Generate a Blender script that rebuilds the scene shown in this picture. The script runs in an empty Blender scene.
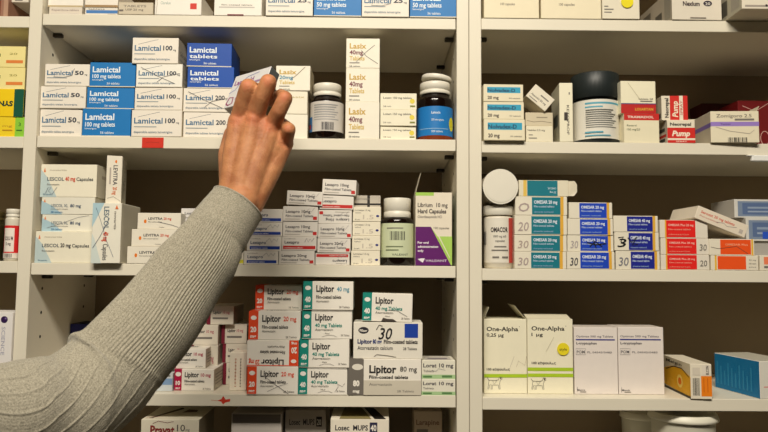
import bpy, math, random
from mathutils import Vector, Matrix

random.seed(7)
SC = bpy.context.scene
COL = SC.collection

# ------------------------------------------------------------------ camera
S = .875
FPX = 664.314
YAW, PIT, ROL = .00845, .07444, .00784
CAM = Vector((.25173 * S, -1.25362 * S, .26202 * S))
_R = Vector((math.cos(YAW), -math.sin(YAW), 0))
_F0 = Vector((math.sin(YAW), math.cos(YAW), 0))
_FW = math.cos(PIT) * _F0 + math.sin(PIT) * Vector((0, 0, 1))
_U = -math.sin(PIT) * _F0 + math.cos(PIT) * Vector((0, 0, 1))
C_R = math.cos(ROL) * _R + math.sin(ROL) * _U
C_U = math.cos(ROL) * _U - math.sin(ROL) * _R
cam_d = bpy.data.cameras.new('camera')
cam = bpy.data.objects.new('camera', cam_d)
COL.objects.link(cam)
m = Matrix((C_R, C_U, -_FW)).transposed().to_4x4()
m.translation = CAM
cam.matrix_world = m
cam_d.sensor_width = 36
cam_d.lens = FPX / 768 * 36
cam_d.clip_start = .01
cam_d.dof.use_dof = True
cam_d.dof.focus_distance = 1.10
cam_d.dof.aperture_fstop = 10.0
SC.camera = cam

# ------------------------------------------------------------------ world, lights, exposure
world = bpy.data.worlds.new('world')
SC.world = world
world.use_nodes = True
world.node_tree.nodes['Background'].inputs[0].default_value = (1, .88, .7, 1)
world.node_tree.nodes['Background'].inputs[1].default_value = .012
SC.view_settings.view_transform = 'Standard'
SC.view_settings.look = 'None'
SC.view_settings.gamma = 1
SC.view_settings.use_curve_mapping = False
SC.view_settings.exposure = 0.04


def area_light(name, loc, aim, sx, sy, power, color):
    d = bpy.data.lights.new(name, 'AREA')
    d.shape = 'RECTANGLE'
    d.size, d.size_y, d.energy, d.color = sx, sy, power, color
    o = bpy.data.objects.new(name, d)
    COL.objects.link(o)
    o.location = loc
    o.rotation_euler = (Vector(aim) - Vector(loc)).to_track_quat('-Z', 'Y').to_euler()
    return o


CEIL_Z, FLOOR_Z = 1.62, -1.32
area_light('ceiling_panel_light', (.15, -1.42, CEIL_Z - .03), (.15, -1.05, 0), 1.15, .40, 72, (1, .915, .775))
area_light('ceiling_panel_light', (.12, -2.3, CEIL_Z - .03), (.12, -2.3, 0), 1.1, .5, 5, (1, .915, .775))


def at(px, py, Y):
    """point of the vertical plane y = Y that the picture shows at (px, py)"""
    d = _FW + C_R * ((px - 384) / FPX) - C_U * ((py - 216) / FPX)
    t = (Y - CAM.y) / d.y
    return CAM + d * t


# ------------------------------------------------------------------ materials
def lin(c):
    return tuple(((v / 255) / 12.92 if v <= 10 else ((v / 255 + .055) / 1.055) ** 2.4) for v in c)


_mats = {}


def paper(c, rough=.5, var=.03, bump=.02, scale=60):
    key = ('p', tuple(c), rough)
    if key in _mats:
        return _mats[key]
    mt = bpy.data.materials.new('printed_card')
    mt.use_nodes = True
    nt = mt.node_tree
    b = nt.nodes['Principled BSDF']
    b.inputs['Roughness'].default_value = rough
    b.inputs['Specular IOR Level'].default_value = .35
    tc = nt.nodes.new('ShaderNodeTexCoord')
    nz = nt.nodes.new('ShaderNodeTexNoise')
    nz.inputs['Scale'].default_value = scale
    nz.inputs['Detail'].default_value = 3
    mx = nt.nodes.new('ShaderNodeMix')
    mx.data_type = 'RGBA'
    l = lin(c)
    mx.inputs['A'].default_value = (*[v * (1 - var * 1.5) for v in l], 1)
    mx.inputs['B'].default_value = (*[min(1, v * (1 + var)) for v in l], 1)
    nt.links.new(tc.outputs['Object'], nz.inputs['Vector'])
    nt.links.new(nz.outputs['Fac'], mx.inputs['Factor'])
    nt.links.new(mx.outputs['Result'], b.inputs['Base Color'])
    bp = nt.nodes.new('ShaderNodeBump')
    bp.inputs['Strength'].default_value = bump * 4
    bp.inputs['Distance'].default_value = .002
    nt.links.new(nz.outputs['Fac'], bp.inputs['Height'])
    nt.links.new(bp.outputs['Normal'], b.inputs['Normal'])
    _mats[key] = mt
    return mt


def glossy(c, rough=.25, trans=0.0, ior=1.45, name='plastic'):
    key = ('g', tuple(c), rough, trans)
    if key in _mats:
        return _mats[key]
    mt = bpy.data.materials.new(name)
    mt.use_nodes = True
    nt = mt.node_tree
    b = nt.nodes['Principled BSDF']
    b.inputs['Roughness'].default_value = rough
    b.inputs['Transmission Weight'].default_value = trans
    b.inputs['IOR'].default_value = ior
    nz = nt.nodes.new('ShaderNodeTexNoise')
    nz.inputs['Scale'].default_value = 25
    tc = nt.nodes.new('ShaderNodeTexCoord')
    nt.links.new(tc.outputs['Object'], nz.inputs['Vector'])
    mx = nt.nodes.new('ShaderNodeMix')
    mx.data_type = 'RGBA'
    l = lin(c)
    mx.inputs['A'].default_value = (*[v * .94 for v in l], 1)
    mx.inputs['B'].default_value = (*[min(1, v * 1.04) for v in l], 1)
    nt.links.new(nz.outputs['Fac'], mx.inputs['Factor'])
    nt.links.new(mx.outputs['Result'], b.inputs['Base Color'])
    _mats[key] = mt
    return mt


def mat_laminate():
    if 'lam' in _mats:
        return _mats['lam']
    mt = paper((226, 219, 200), .42, .03, .01, 9)
    _mats['lam'] = mt
    return mt


def mat_back():
    return paper((154, 136, 110), .6, .05, .02, 8)


def mat_skin():
    mt = bpy.data.materials.new('skin')
    mt.use_nodes = True
    nt = mt.node_tree
    b = nt.nodes['Principled BSDF']
    b.inputs['Roughness'].default_value = .6
    b.inputs['Specular IOR Level'].default_value = .35
    b.inputs['Subsurface Weight'].default_value = .12
    b.inputs['Subsurface Radius'].default_value = (.01, .004, .002)
    b.inputs['Subsurface Scale'].default_value = .5
    tc = nt.nodes.new('ShaderNodeTexCoord')
    n1 = nt.nodes.new('ShaderNodeTexNoise')
    n1.inputs['Scale'].default_value = 45
    n1.inputs['Detail'].default_value = 5
    r = nt.nodes.new('ShaderNodeValToRGB')
    r.color_ramp.elements[0].position = .35
    r.color_ramp.elements[0].color = (*lin((160, 102, 66)), 1)
    r.color_ramp.elements[1].position = .68
    r.color_ramp.elements[1].color = (*lin((194, 136, 92)), 1)
    nt.links.new(tc.outputs['Object'], n1.inputs['Vector'])
    nt.links.new(n1.outputs['Fac'], r.inputs['Fac'])
    nt.links.new(r.outputs['Color'], b.inputs['Base Color'])
    n2 = nt.nodes.new('ShaderNodeTexNoise')
    n2.inputs['Scale'].default_value = 330
    n2.inputs['Detail'].default_value = 4
    nt.links.new(tc.outputs['Object'], n2.inputs['Vector'])
    vo = nt.nodes.new('ShaderNodeTexVoronoi')
    vo.inputs['Scale'].default_value = 420
    nt.links.new(tc.outputs['Object'], vo.inputs['Vector'])
    ad = nt.nodes.new('ShaderNodeMath')
    nt.links.new(n2.outputs['Fac'], ad.inputs[0])
    nt.links.new(vo.outputs['Distance'], ad.inputs[1])
    bp = nt.nodes.new('ShaderNodeBump')
    bp.inputs['Strength'].default_value = .35
    bp.inputs['Distance'].default_value = .0008
    nt.links.new(ad.outputs[0], bp.inputs['Height'])
    nt.links.new(bp.outputs['Normal'], b.inputs['Normal'])
    return mt


def mat_wool():
    mt = bpy.data.materials.new('grey_knit_wool')
    mt.use_nodes = True
    nt = mt.node_tree
    b = nt.nodes['Principled BSDF']
    b.inputs['Roughness'].default_value = .95
    b.inputs['Specular IOR Level'].default_value = .1
    b.inputs['Sheen Weight'].default_value = .25
    b.inputs['Sheen Roughness'].default_value = .5
    tc = nt.nodes.new('ShaderNodeTexCoord')
    n1 = nt.nodes.new('ShaderNodeTexNoise')
    n1.inputs['Scale'].default_value = 700
    n1.inputs['Detail'].default_value = 3
    n1.inputs['Roughness'].default_value = .6
    r = nt.nodes.new('ShaderNodeValToRGB')
    r.color_ramp.elements[0].position = .34
    r.color_ramp.elements[0].color = (*lin((120, 115, 100)), 1)
    r.color_ramp.elements[1].position = .66
    r.color_ramp.elements[1].color = (*lin((174, 167, 149)), 1)
    nt.links.new(tc.outputs['Object'], n1.inputs['Vector'])
    nt.links.new(n1.outputs['Fac'], r.inputs['Fac'])
    nt.links.new(r.outputs['Color'], b.inputs['Base Color'])
    bp = nt.nodes.new('ShaderNodeBump')
    bp.inputs['Strength'].default_value = .7
    bp.inputs['Distance'].default_value = .0015
    nt.links.new(n1.outputs['Fac'], bp.inputs['Height'])
    nt.links.new(bp.outputs['Normal'], b.inputs['Normal'])
    return mt


# ------------------------------------------------------------------ mesh builder
_tc = {}


def glyphs(s, bold=0.0, shear=0.0):
    key = (s, bold, shear)
    if key in _tc:
        return _tc[key]
    cu = bpy.data.curves.new('t', 'FONT')
    cu.body = s
    cu.size = 1
    cu.resolution_u = 2
    cu.offset = bold + .008
    cu.shear = shear
    ob = bpy.data.objects.new('t', cu)
    COL.objects.link(ob)
    dg = bpy.context.evaluated_depsgraph_get()
    me = ob.evaluated_get(dg).to_mesh()
    v = [(p.co.x, p.co.y) for p in me.vertices]
    f = [tuple(p.vertices) for p in me.polygons]
    n = [p.normal.z for p in me.polygons]
    f = [t if q >= 0 else t[::-1] for t, q in zip(f, n)]
    ob.evaluated_get(dg).to_mesh_clear()
    bpy.data.objects.remove(ob)
    bpy.data.curves.remove(cu)
    if v:
        x0 = min(a for a, _ in v)
        x1 = max(a for a, _ in v)
        v = [((a - x0) / max(1e-6, x1 - x0), b / .80) for a, b in v]
        asp = (x1 - x0) / .80
    else:
        asp = 1
    _tc[key] = (v, f, asp)
    return _tc[key]


class MB:
    def __init__(s):
        s.v, s.f, s.mi, s.mats, s.sm = [], [], [], [], []

    def slot(s, mt):
        if mt not in s.mats:
            s.mats.append(mt)
        return s.mats.index(mt)

    def add(s, vs, fs, mt, smooth=False):
        k = len(s.v)
        i = s.slot(mt)
        s.v += [tuple(p) for p in vs]
        for f in fs:
            s.f.append(tuple(a + k for a in f))
            s.mi.append(i)
            s.sm.append(smooth)

    def box(s, lo, hi, mt, b=.0006, faces=None):
        """chamfered box; faces: dict F,K,L,R,T,B -> material"""
        lo, hi = list(lo), list(hi)
        b = min(b, *(abs(hi[i] - lo[i]) * .3 for i in range(3)))
        idx = {}
        vs = []
        for sx in (0, 1):
            for sy in (0, 1):
                for sz in (0, 1):
                    c = (sx, sy, sz)
                    for ax in range(3):
                        p = [hi[i] if c[i] else lo[i] for i in range(3)]
                        for i in range(3):
                            if i != ax:
                                p[i] += -b if c[i] else b
                        idx[(c, ax)] = len(vs)
                        vs.append(p)
        nm = {(1, 0): 'F', (1, 1): 'K', (0, 0): 'L', (0, 1): 'R', (2, 0): 'B', (2, 1): 'T'}
        cen = [(lo[i] + hi[i]) / 2 for i in range(3)]

        def emit(fc, mtl):
            a, bb, c = (Vector(vs[i]) for i in fc[:3])
            nrm = (bb - a).cross(c - a)
            mid = sum((Vector(vs[i]) for i in fc), Vector()) / len(fc) - Vector(cen)
            if nrm.dot(mid) < 0:
                fc = fc[::-1]
            return fc, mtl
        out = []
        for ax in range(3):
            o1, o2 = [i for i in range(3) if i != ax]
            for sd in (0, 1):
                q = []
                for (p, r) in ((0, 0), (1, 0), (1, 1), (0, 1)):
                    c = [0, 0, 0]
                    c[ax], c[o1], c[o2] = sd, p, r
                    q.append(idx[(tuple(c), ax)])
                out.append(emit(q, (faces or {}).get(nm[(ax, sd)], mt)))
        for ax in range(3):  # edges along ax
            o1, o2 = [i for i in range(3) if i != ax]
            for p in (0, 1):
                for r in (0, 1):
                    c0, c1 = [0, 0, 0], [0, 0, 0]
                    c0[o1] = c1[o1] = p
                    c0[o2] = c1[o2] = r
                    c1[ax] = 1
                    c0, c1 = tuple(c0), tuple(c1)
                    out.append(emit([idx[(c0, o1)], idx[(c1, o1)], idx[(c1, o2)], idx[(c0, o2)]], mt))
        for sx in (0, 1):
            for sy in (0, 1):
                for sz in (0, 1):
                    c = (sx, sy, sz)
                    out.append(emit([idx[(c, 0)], idx[(c, 1)], idx[(c, 2)]], mt))
        k = len(s.v)
        s.v += [tuple(p) for p in vs]
        for fc, mtl in out:
            s.f.append(tuple(a + k for a in fc))
            s.mi.append(s.slot(mtl))
            s.sm.append(False)

    def lathe(s, prof, mt, n=40, cap0=True, cap1=True, ripple=None):
        vs, fs = [], []
        for (r, z) in prof:
            for i in range(n):
                a = 2 * math.pi * i / n
                rr = r * (1 + (ripple * (i % 2) if ripple else 0))
                vs.append((rr * math.cos(a), rr * math.sin(a), z))
        for j in range(len(prof) - 1):
            for i in range(n):
                k = (i + 1) % n
                fs.append((j * n + i, j * n + k, (j + 1) * n + k, (j + 1) * n + i))
        s.add(vs, fs, mt, True)
        if cap0:
            s.add(vs[:n], [tuple(range(n))[::-1]], mt)
        if cap1:
            s.add(vs[-n:], [tuple(range(n))], mt)

    def art(s, O, U, V, N, ops, start=1):
        """ops drawn on the face O + u U + v V, each a hair above the one before"""
        O, U, V, N = map(Vector, (O, U, V, N))
        N.normalize()
        lu, lv = U.length, V.length
        lay = start
        for op in ops:
            e = N * (.00009 * lay)
            lay += 1
            k = op[0]
            if k == 'r':
                _, a, b, c, d, co = op
                s.add([O + U * x + V * y + e for x, y in ((a, b), (c, b), (c, d), (a, d))], [(0, 1, 2, 3)], paper(co))
            elif k == 'p':
                _, pts, co = op
                s.add([O + U * x + V * y + e for x, y in pts], [tuple(range(len(pts)))], paper(co))
            elif k == 't':
                _, txt, a, b, c, d, co = op[:7]
                o = op[7] if len(op) > 7 else {}
                v, f, asp = glyphs(txt, o.get('bold', .0), o.get('shear', 0))
                if c is None:
                    c = a + asp * (d - b) * lv / lu
                if o.get('flip'):
                    v = [(1 - x, .7 - y) for x, y in v]
                if o.get('up'):   # reads upwards, fits the width b..d vertically
                    pts = [O + U * (c - (c - a) * y) + V * (b + (d - b) * x) + e for x, y in v]
                elif o.get('down'):
                    pts = [O + U * (a + (c - a) * y) + V * (d - (d - b) * x) + e for x, y in v]
                else:
                    pts = [O + U * (a + (c - a) * x) + V * (b + (d - b) * y) + e for x, y in v]
                s.add(pts, f, paper(co))
            elif k == 'l':
                _, pts, wd, co = op
                P = [O + U * x + V * y + e for x, y in pts]
                vs, fs = [], []
                for i, p in enumerate(P):
                    q0, q1 = P[max(0, i - 1)], P[min(len(P) - 1, i + 1)]
                    t = (q1 - q0)
                    t.normalize()
                    sd = N.cross(t) * wd / 2
                    vs += [p + sd, p - sd]
                for i in range(len(P) - 1):
                    fs.append((2 * i + 1, 2 * i + 3, 2 * i + 2, 2 * i))
                s.add(vs, fs, paper(co))
            elif k == 'e':
                _, cu, cv, r, co = op[:5]
                rv = op[5] if len(op) > 5 else r
                pts = [O + U * (cu + r / lu * math.cos(t * math.pi / 12)) + V * (cv + rv / lv * math.sin(t * math.pi / 12)) + e for t in range(24)]
                s.add(pts, [tuple(range(24))], paper(co))
            elif k == 'b':   # bar code
                _, a, b, c, d, co = op
                rr = random.Random(3)
                x = a
                while x < c:
                    w_ = (c - a) * rr.choice((.02, .03, .05))
                    s.add([O + U * q + V * y + e for q, y in ((x, b), (min(c, x + w_), b), (min(c, x + w_), d), (x, d))], [(0, 1, 2, 3)], paper(co))
                    x += w_ + (c - a) * rr.choice((.02, .035, .05))

    def build(s, name, parent=None):
        me = bpy.data.meshes.new(name)
        me.from_pydata(s.v, [], s.f)
        for mt in s.mats:
            me.materials.append(mt)
        me.polygons.foreach_set('material_index', s.mi)
        me.polygons.foreach_set('use_smooth', s.sm)
        me.update()
        o = bpy.data.objects.new(name, me)
        COL.objects.link(o)
        if parent:
            o.parent = parent
        return o


def tag(o, label=None, cat=None, group=None, kind=None):
    if label:
        o['label'] = label
    if cat:
        o['category'] = cat
    if group:
        o['group'] = group
    if kind:
        o['kind'] = kind
    return o


def thing(name, label, cat, group=None, loc=(0, 0, 0), rot=(0, 0, 0)):
    o = bpy.data.objects.new(name, None)
    o.empty_display_size = .02
    COL.objects.link(o)
    o.location = loc
    o.rotation_euler = rot
    return tag(o, label, cat, group)


# ------------------------------------------------------------------ the room
WALLC = paper((84, 78, 68), .7, .03, .02, 4)


def structure(name, lo, hi, mt):
    b = MB()
    b.box(lo, hi, mt, .0005)
    return tag(b.build(name), kind='structure')


DEP = .2596
structure('floor', (-2.2, -3.2, FLOOR_Z - .1), (2.6, .5, FLOOR_Z), paper((62, 56, 48), .5, .1, .03, 6))
structure('ceiling', (-2.2, -3.2, CEIL_Z), (2.6, .5, CEIL_Z + .1), WALLC)
structure('wall_back', (-2.2, DEP + .03, FLOOR_Z), (2.6, DEP + .13, CEIL_Z), WALLC)
structure('wall_left', (-2.3, -3.2, FLOOR_Z), (-2.2, .5, CEIL_Z), WALLC)
structure('wall_right', (2.6, -3.2, FLOOR_Z), (2.7, .5, CEIL_Z), WALLC)
structure('wall_front', (-2.2, -3.3, FLOOR_Z), (2.6, -3.2, CEIL_Z), WALLC)

# ------------------------------------------------------------------ shelving
TH = .02227 * S
PW = .04766 * S / 2
XL, XR = -.4 * S, .4 * S           # inner faces of the middle bay
ZM = [.71878 * S, .48073 * S, .23958 * S, 0.0]
ZR = [.71938 * S, .47846 * S, .23561 * S, -.0031]
ZL = [at(8, 27.3, 0).z, at(8, 148, 0).z, at(8, 273, 0).z, .002]
XR0 = XR + 2 * PW                   # right bay inner left
XR1 = XR0 + .7
XL0 = XL - PW - .62
UB, UT = FLOOR_Z, 1.04
HOLE = paper((34, 28, 20), .8)
LAMI = mat_laminate()


def side_panel(parent, x0, x1, inner):
    b = MB()
    b.box((x0, 0, UB), (x1, DEP, UT), LAMI, .0008)
    for xs, nx in inner:            # drilled rows of pin holes
        for yy in (.043, .205):
            z = -.30
            while z < .95:
                vs = [(xs + nx * .0002, yy + .0028 * math.cos(t * math.pi / 6), z + .0028 * math.sin(t * math.pi / 6)) for t in range(12)]
                b.add(vs, [tuple(range(12)) if nx > 0 else tuple(range(12))[::-1]], HOLE)
                z += .0405
    return b.build('side_panel', parent)


def back_panel(parent, x0, x1):
    b = MB()
    b.box((x0, DEP, UB), (x1, DEP + .012, UT), mat_back(), .0005)
    return b.build('back_panel', parent)


def shelf(parent, x0, x1, z, gap=.0016, ops=None):
    b = MB()
    b.box((x0 + gap, .0006, z), (x1 - gap, DEP - .002, z + TH), LAMI, .0007)
    if ops:
        b.art((x0 + gap, .0006, z), (x1 - x0 - 2 * gap, 0, 0), (0, 0, TH), (0, -1, 0), ops)
    o = b.build('shelf', parent)
    for xs, sg in ((x0, 1), (x1, -1)):
        for yy in (.043, .205):
            p = MB()
            p.box((min(xs, xs + sg * .016), yy - .004, z - .0068), (max(xs, xs + sg * .016), yy + .004, z - .0003), glossy((52, 44, 30), .4), .001)
            p.build('shelf_pin', parent)
    return o


uA = thing('shelving_unit', 'cream laminate shelving unit filling the left and middle of the photo, with two bays', 'shelves',
           'cream shelving units side by side', (0, 0, 0))
side_panel(uA, XL - PW, XL, [(XL, 1), (XL - PW, -1)])
side_panel(uA, XR, XR + PW - .0004, [(XR, -1)])
side_panel(uA, XL0 - PW, XL0, [(XL0, 1)])
back_panel(uA, XL, XR)
back_panel(uA, XL0, XL - PW)
red_stk = None
for i, z in enumerate(ZM + [-.172, -.40, ZM[0] + .205]):
    ops = None
    if i == 3:
        u = lambda px: (at(px, 400, 0).x - XL) / (XR - XL)
        ops = [('p', [(u(217), .45), (u(221), .58), (u(223), .85), (u(225.5), .55), (u(230), .62), (u(230), .4), (u(225), .3), (u(223), .15), (u(221), .38)], (205, 60, 40)),
               ('l', [(u(211), .5), (u(218), .45)], .0007, (214, 130, 105))]
    sh = shelf(uA, XL, XR, z, ops=ops)
    if i == 1:
        p0, p1 = at(142, 144, 0), at(163.5, 144, 0)
        q = MB()
        q.box((p0.x, -.0004, z + .0008), (p1.x, .0002, z + TH - .0012), paper((206, 48, 30)), .0001)
        q.art((p0.x, -.0004, z + .0008), (p1.x - p0.x, 0, 0), (0, 0, TH - .002), (0, -1, 0), [('l', [(.2, .5), (.4, .55), (.8, .5)], .0006, (150, 40, 25))])
        tag(q.build('shelf_label', sh), 'red label stuck on the shelf edge')
for z in ZL + [-.2, ZL[0] + .205]:
    shelf(uA, XL0, XL - PW, z, gap=.0003)
uB = thing('shelving_unit', 'cream laminate shelving unit filling the right third of the photo', 'shelves', 'cream shelving units side by side', (0, 0, 0))
side_panel(uB, XR + PW + .0004, XR0, [(XR0, 1)])
side_panel(uB, XR1, XR1 + PW, [(XR1, -1)])
back_panel(uB, XR0, XR1)
for i, z in enumerate(ZR + [-.172, -.40, ZR[0] + .205]):
    sh = shelf(uB, XR0, XR1, z, gap=.0004)
    if i == 1:   # white clip hanging under the shelf edge
        p0, p1 = at(751, 155, -.001), at(775, 162, -.001)
        q = MB()
        q.box((p0.x, -.004, z - .011), (p1.x, .004, z - .0004), glossy((235, 235, 230), .4), .0015)
        q.box((p0.x - .006, -.004, z - .002), (p0.x + .004, .004, z + .0035 - .0038), glossy((235, 235, 230), .4), .0005)
        q.build('edge_clip', sh)

# ------------------------------------------------------------------ cartons
WH = (237, 231, 219)
CR = (234, 226, 212)
INK = (38, 34, 34)
GR = (120, 115, 108)
G_ = .00035


def carton_mesh(w, d, h, F=(), R=(), L=(), T=(), base=WH, faces=None, bev=.0006):
    b = MB()
    fm = {k: paper(c) for k, c in (faces or {}).items()}
    b.box((0, 0, 0), (w, d, h), paper(base), bev, fm)
    if F:
        b.art((0, 0, 0), (w, 0, 0), (0, 0, h), (0, -1, 0), F)
    if R:
        b.art((w, 0, 0), (0, d, 0), (0, 0, h), (1, 0, 0), R)
    if L:
        b.art((0, d, 0), (0, -d, 0), (0, 0, h), (-1, 0, 0), L)
    if T:
        b.art((0, 0, h), (w, 0, 0), (0, d, 0), (0, 0, 1), T)
    return b


def carton(label, x0, yt, x1, base, Y, d, art=None, group=None, yaw=0, piv='l', roll=0, h=None, parts=None, name='medicine_box', cat='medicine box', lift=0, ym=None):
    """carton whose front face spans x0..x1 and reaches up to yt in the picture, standing on height base"""
    ymid = ym if ym is not None else yt + 8
    a, c = at(x0, ymid, Y), at(x1, ymid, Y)
    w = (c.x - a.x) / max(.3, math.cos(math.radians(yaw)))
    if h is None:
        h = at((x0 + x1) / 2, yt, Y).z - base
    art = dict(art or {})
    mbx = carton_mesh(w, d, h, **art)
    yr, rr = math.radians(yaw), math.radians(roll)
    if piv == 'l':
        loc = Vector((a.x, Y, base + lift))
    else:
        loc = Vector((c.x, Y, base + lift)) - Vector((w * math.cos(yr), w * math.sin(yr), 0))
    if roll > 0:      # turned about the depth axis, right-hand corner down
        loc.z += w * math.sin(rr)
    nm = 'carton' if parts else name
    if parts:
        t = thing(name, label, cat, group, loc, (0, rr, yr))
        mbx.build(nm, t)
        parts(t, w, d, h)
    else:
        t = mbx.build(name)
        t.location = loc
        t.rotation_euler = (0, rr, yr)
        tag(t, label, cat, group)
    return base + h + G_


def sticker(u, v, r, txt, co):
    def f(t, w, d, h):
        b = MB()
        b.art((0, 0, 0), (w, 0, 0), (0, 0, h), (0, -1, 0), [('e', u, v, r, co)] + ([('t', txt, u - r / w * .6, v - r / h * .25, u + r / w * .6, v + r / h * .25, INK)] if txt else []), start=22)
        tag(b.build('sticker', t), 'round yellow sticker')
    return f


def flap(x0, x1, ang, ln, co=WH, side='front', name='flap'):
    """an opened flap hinged on the top edge of the carton; side front/back/left/right, ang = lean back from vertical"""
    def f(t, w, d, h):
        b = MB()
        th = .0006
        a = math.radians(ang)
        b.box((0, 0, 0), (1, 1, 1), paper(co), .0001)
        vs = []
        for (p, q, r) in b.v:
            if side in ('front', 'back'):
                X = w * x0 + (w * (x1 - x0)) * p
                yy = (0 if side == 'front' else d)
                vs.append((X, yy + math.sin(a) * ln * r + q * th, h + math.cos(a) * ln * r))
            else:
                yy = d * x0 + d * (x1 - x0) * q
                xx = 0 if side == 'left' else w
                vs.append((xx + math.sin(a) * ln * r + p * th, yy, h + math.cos(a) * ln * r))
        b.v = vs
        b.build(name, t)
    return f


def multi(*fs):
    def f(t, w, d, h):
        for g in fs:
            g(t, w, d, h)
    return f


ORD = {1: ['alone'], 2: ['lower', 'upper'], 3: ['lowest', 'middle', 'topmost'],
       4: ['lowest', 'second lowest', 'second highest', 'topmost'],
       5: ['lowest', 'second lowest', 'middle', 'second highest', 'topmost'],
       6: ['lowest', 'second lowest', 'third lowest', 'third highest', 'second highest', 'topmost']}


SR = random.Random(11)


def stack(place, base, items, Y=.004, d=.075, group=None):
    """items bottom up: (desc, x0, ytop, x1, art, options)"""
    n = len(items)
    z = base + .0003
    for i, it in enumerate(items):
        desc, x0, yt, x1, art = it[:5]
        o = dict(it[5]) if len(it) > 5 else {}
        o.setdefault('Y', Y + SR.uniform(-.0012, .0012))
        o.setdefault('yaw', SR.uniform(-.8, .8))
        o.setdefault('d', d)
        o.setdefault('group', group)
        lab = o.pop('label', None) or '%s, %s %s' % (desc, ORD[n][i], place)
        z = carton(lab, x0, yt, x1, z, o.pop('Y'), o.pop('d'), art, **o)
    return z


T_ = lambda s, a, b, c, d, co=INK, **k: ('t', s, a, b, c, d, co, k)
SCR = lambda pts, co=(60, 60, 70), w=.0006: ('l', pts, w, co)

BLU = (28, 118, 186)


def lam(n, scrib=0, base=CR):
    F = [SCR([(.12, .74), (.3, .82), (.48, .9), (.56, .93)], (60, 80, 100), .0005),
         T_('Lamictal', .05, .5, .62, .74, (58, 106, 142), bold=.012), T_(n, .67, .52, .87, .72, (44, 52, 66), bold=.02), T_('mg', .89, .5, .95, .58, (44, 52, 66)),
         ('r', .05, .36, .5, .39, (150, 160, 165)), T_('dispersible tablets lamotrigine', .05, .14, .82, .23, (110, 130, 148)),
         ('r', 0, 0, 1, .025, (178, 170, 150))]
    if scrib == 1:
        F.append(SCR([(.25, .55), (.2, .42), (.42, .4), (.6, .48), (.66, .8)]))
    if scrib == 2:
        F.append(SCR([(.1, .85), (.5, .45), (.85, .15)]))
        F.append(SCR([(.45, .2), (.6, .45), (.95, .6)]))
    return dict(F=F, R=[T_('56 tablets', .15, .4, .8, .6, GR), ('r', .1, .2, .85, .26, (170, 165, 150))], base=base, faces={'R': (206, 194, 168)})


def lamb(top='Lamictal', l2='100 mg tablets', bg=BLU, w=(232, 240, 244)):
    return dict(F=[T_(top, .06, .6, .66, .86, w, bold=.015), T_(l2, .06, .36, .68, .54, w, bold=.01), T_('lamotrigine', .06, .26, .3, .33, w), T_('56 tablets', .38, .1, .66, .2, w),
                   ('r', 0, 0, 1, .035, (222, 214, 190))], base=bg, faces={'B': WH})


def lipitor(n, co, kind='film', flip=False, scrib=0, nm='Lipitor', textc=None):
    tc = textc or co
    wt = (240, 234, 226)
    if flip:
        F = [('r', .82, .0, 1, 1, co), T_(n, .86, .55, .97, .80, wt, bold=.03, flip=1), T_('mg', .86, .84, .97, .95, wt, bold=.02, flip=1),
             ('e', .91, .2, .0045, wt, .003), T_('Lipitor', .28, .08, .72, .33, INK, bold=.02, flip=1), T_('20 mg', .04, .1, .25, .3, co, bold=.02, flip=1),
             T_('Film-coated tablets', .26, .5, .74, .64, INK, bold=.01, flip=1), T_('Atorvastatin', .4, .72, .74, .82, GR, flip=1), ('r', 0, 0, .82, .05, co)]
    else:
        F = [('r', 0, 0, .185, 1, co), ('e', .095, .77, .0048, wt, .0036), T_(n, .035, .28, .15, .48, wt, bold=.04), T_('mg', .035, .08, .15, .2, wt, bold=.03),
             T_('Lipitor', .26, .64, .62, .9, INK, bold=.02)]
        if kind == 'film':
            F += [T_(n + ' mg', .67, .66, .92, .84, tc, bold=.01), T_('Film-coated tablets', .26, .4, .76, .53, INK, bold=.012), T_('Atorvastatin', .26, .27, .52, .36, GR), T_('28 Tablets', .72, .07, .93, .15, GR)]
        else:
            F += [T_(n + ' mg Tablets', .26, .41, .8, .55, tc, bold=.015), T_('Atorvastatin', .26, .28, .62, .37, GR), T_('28 Tablets', .78, .1, .95, .17, GR),
                  SCR([(.4, .07), (.5, .13), (.62, .13), (.7, .07)], (150, 145, 140), .0005), T_('Pfizer', .46, .17, .56, .22, GR)]
    if scrib == 1:
        F.append(SCR([(.36, .62), (.6, .3), (.82, .02)], (60, 50, 60)))
        F.append(SCR([(.4, .1), (.62, .3), (.8, .4)], (90, 80, 90), .0005))
    if scrib == 2:
        F.append(SCR([(.75, .1), (.82, .3), (.8, .4), (.9, .3), (.95, .42)], (90, 80, 90), .0005))
    F += [('r', 0, .0, 1, .02, (190, 184, 172))]
    return dict(F=F, base=WH, faces={'L': co}, T=[('r', 0, 0, .18, 1, co), T_('Lipitor', .3, .3, .7, .6, INK)])


RED, TEAL, GRY, PNK = (226, 74, 34), (20, 134, 120), (112, 106, 98), (176, 18, 66)

Z2, Z3, Z4, Z5 = ZM[1] + TH, ZM[2] + TH, ZM[3] + TH, -.172 + TH
P2, P3, P4, P1 = ZR[1] + TH, ZR[2] + TH, ZR[3] + TH, ZR[0] + TH + .0003
Z1 = ZM[0] + TH + .0003
gL = 'cream and blue tablet boxes stacked at the left of the second shelf'

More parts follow.
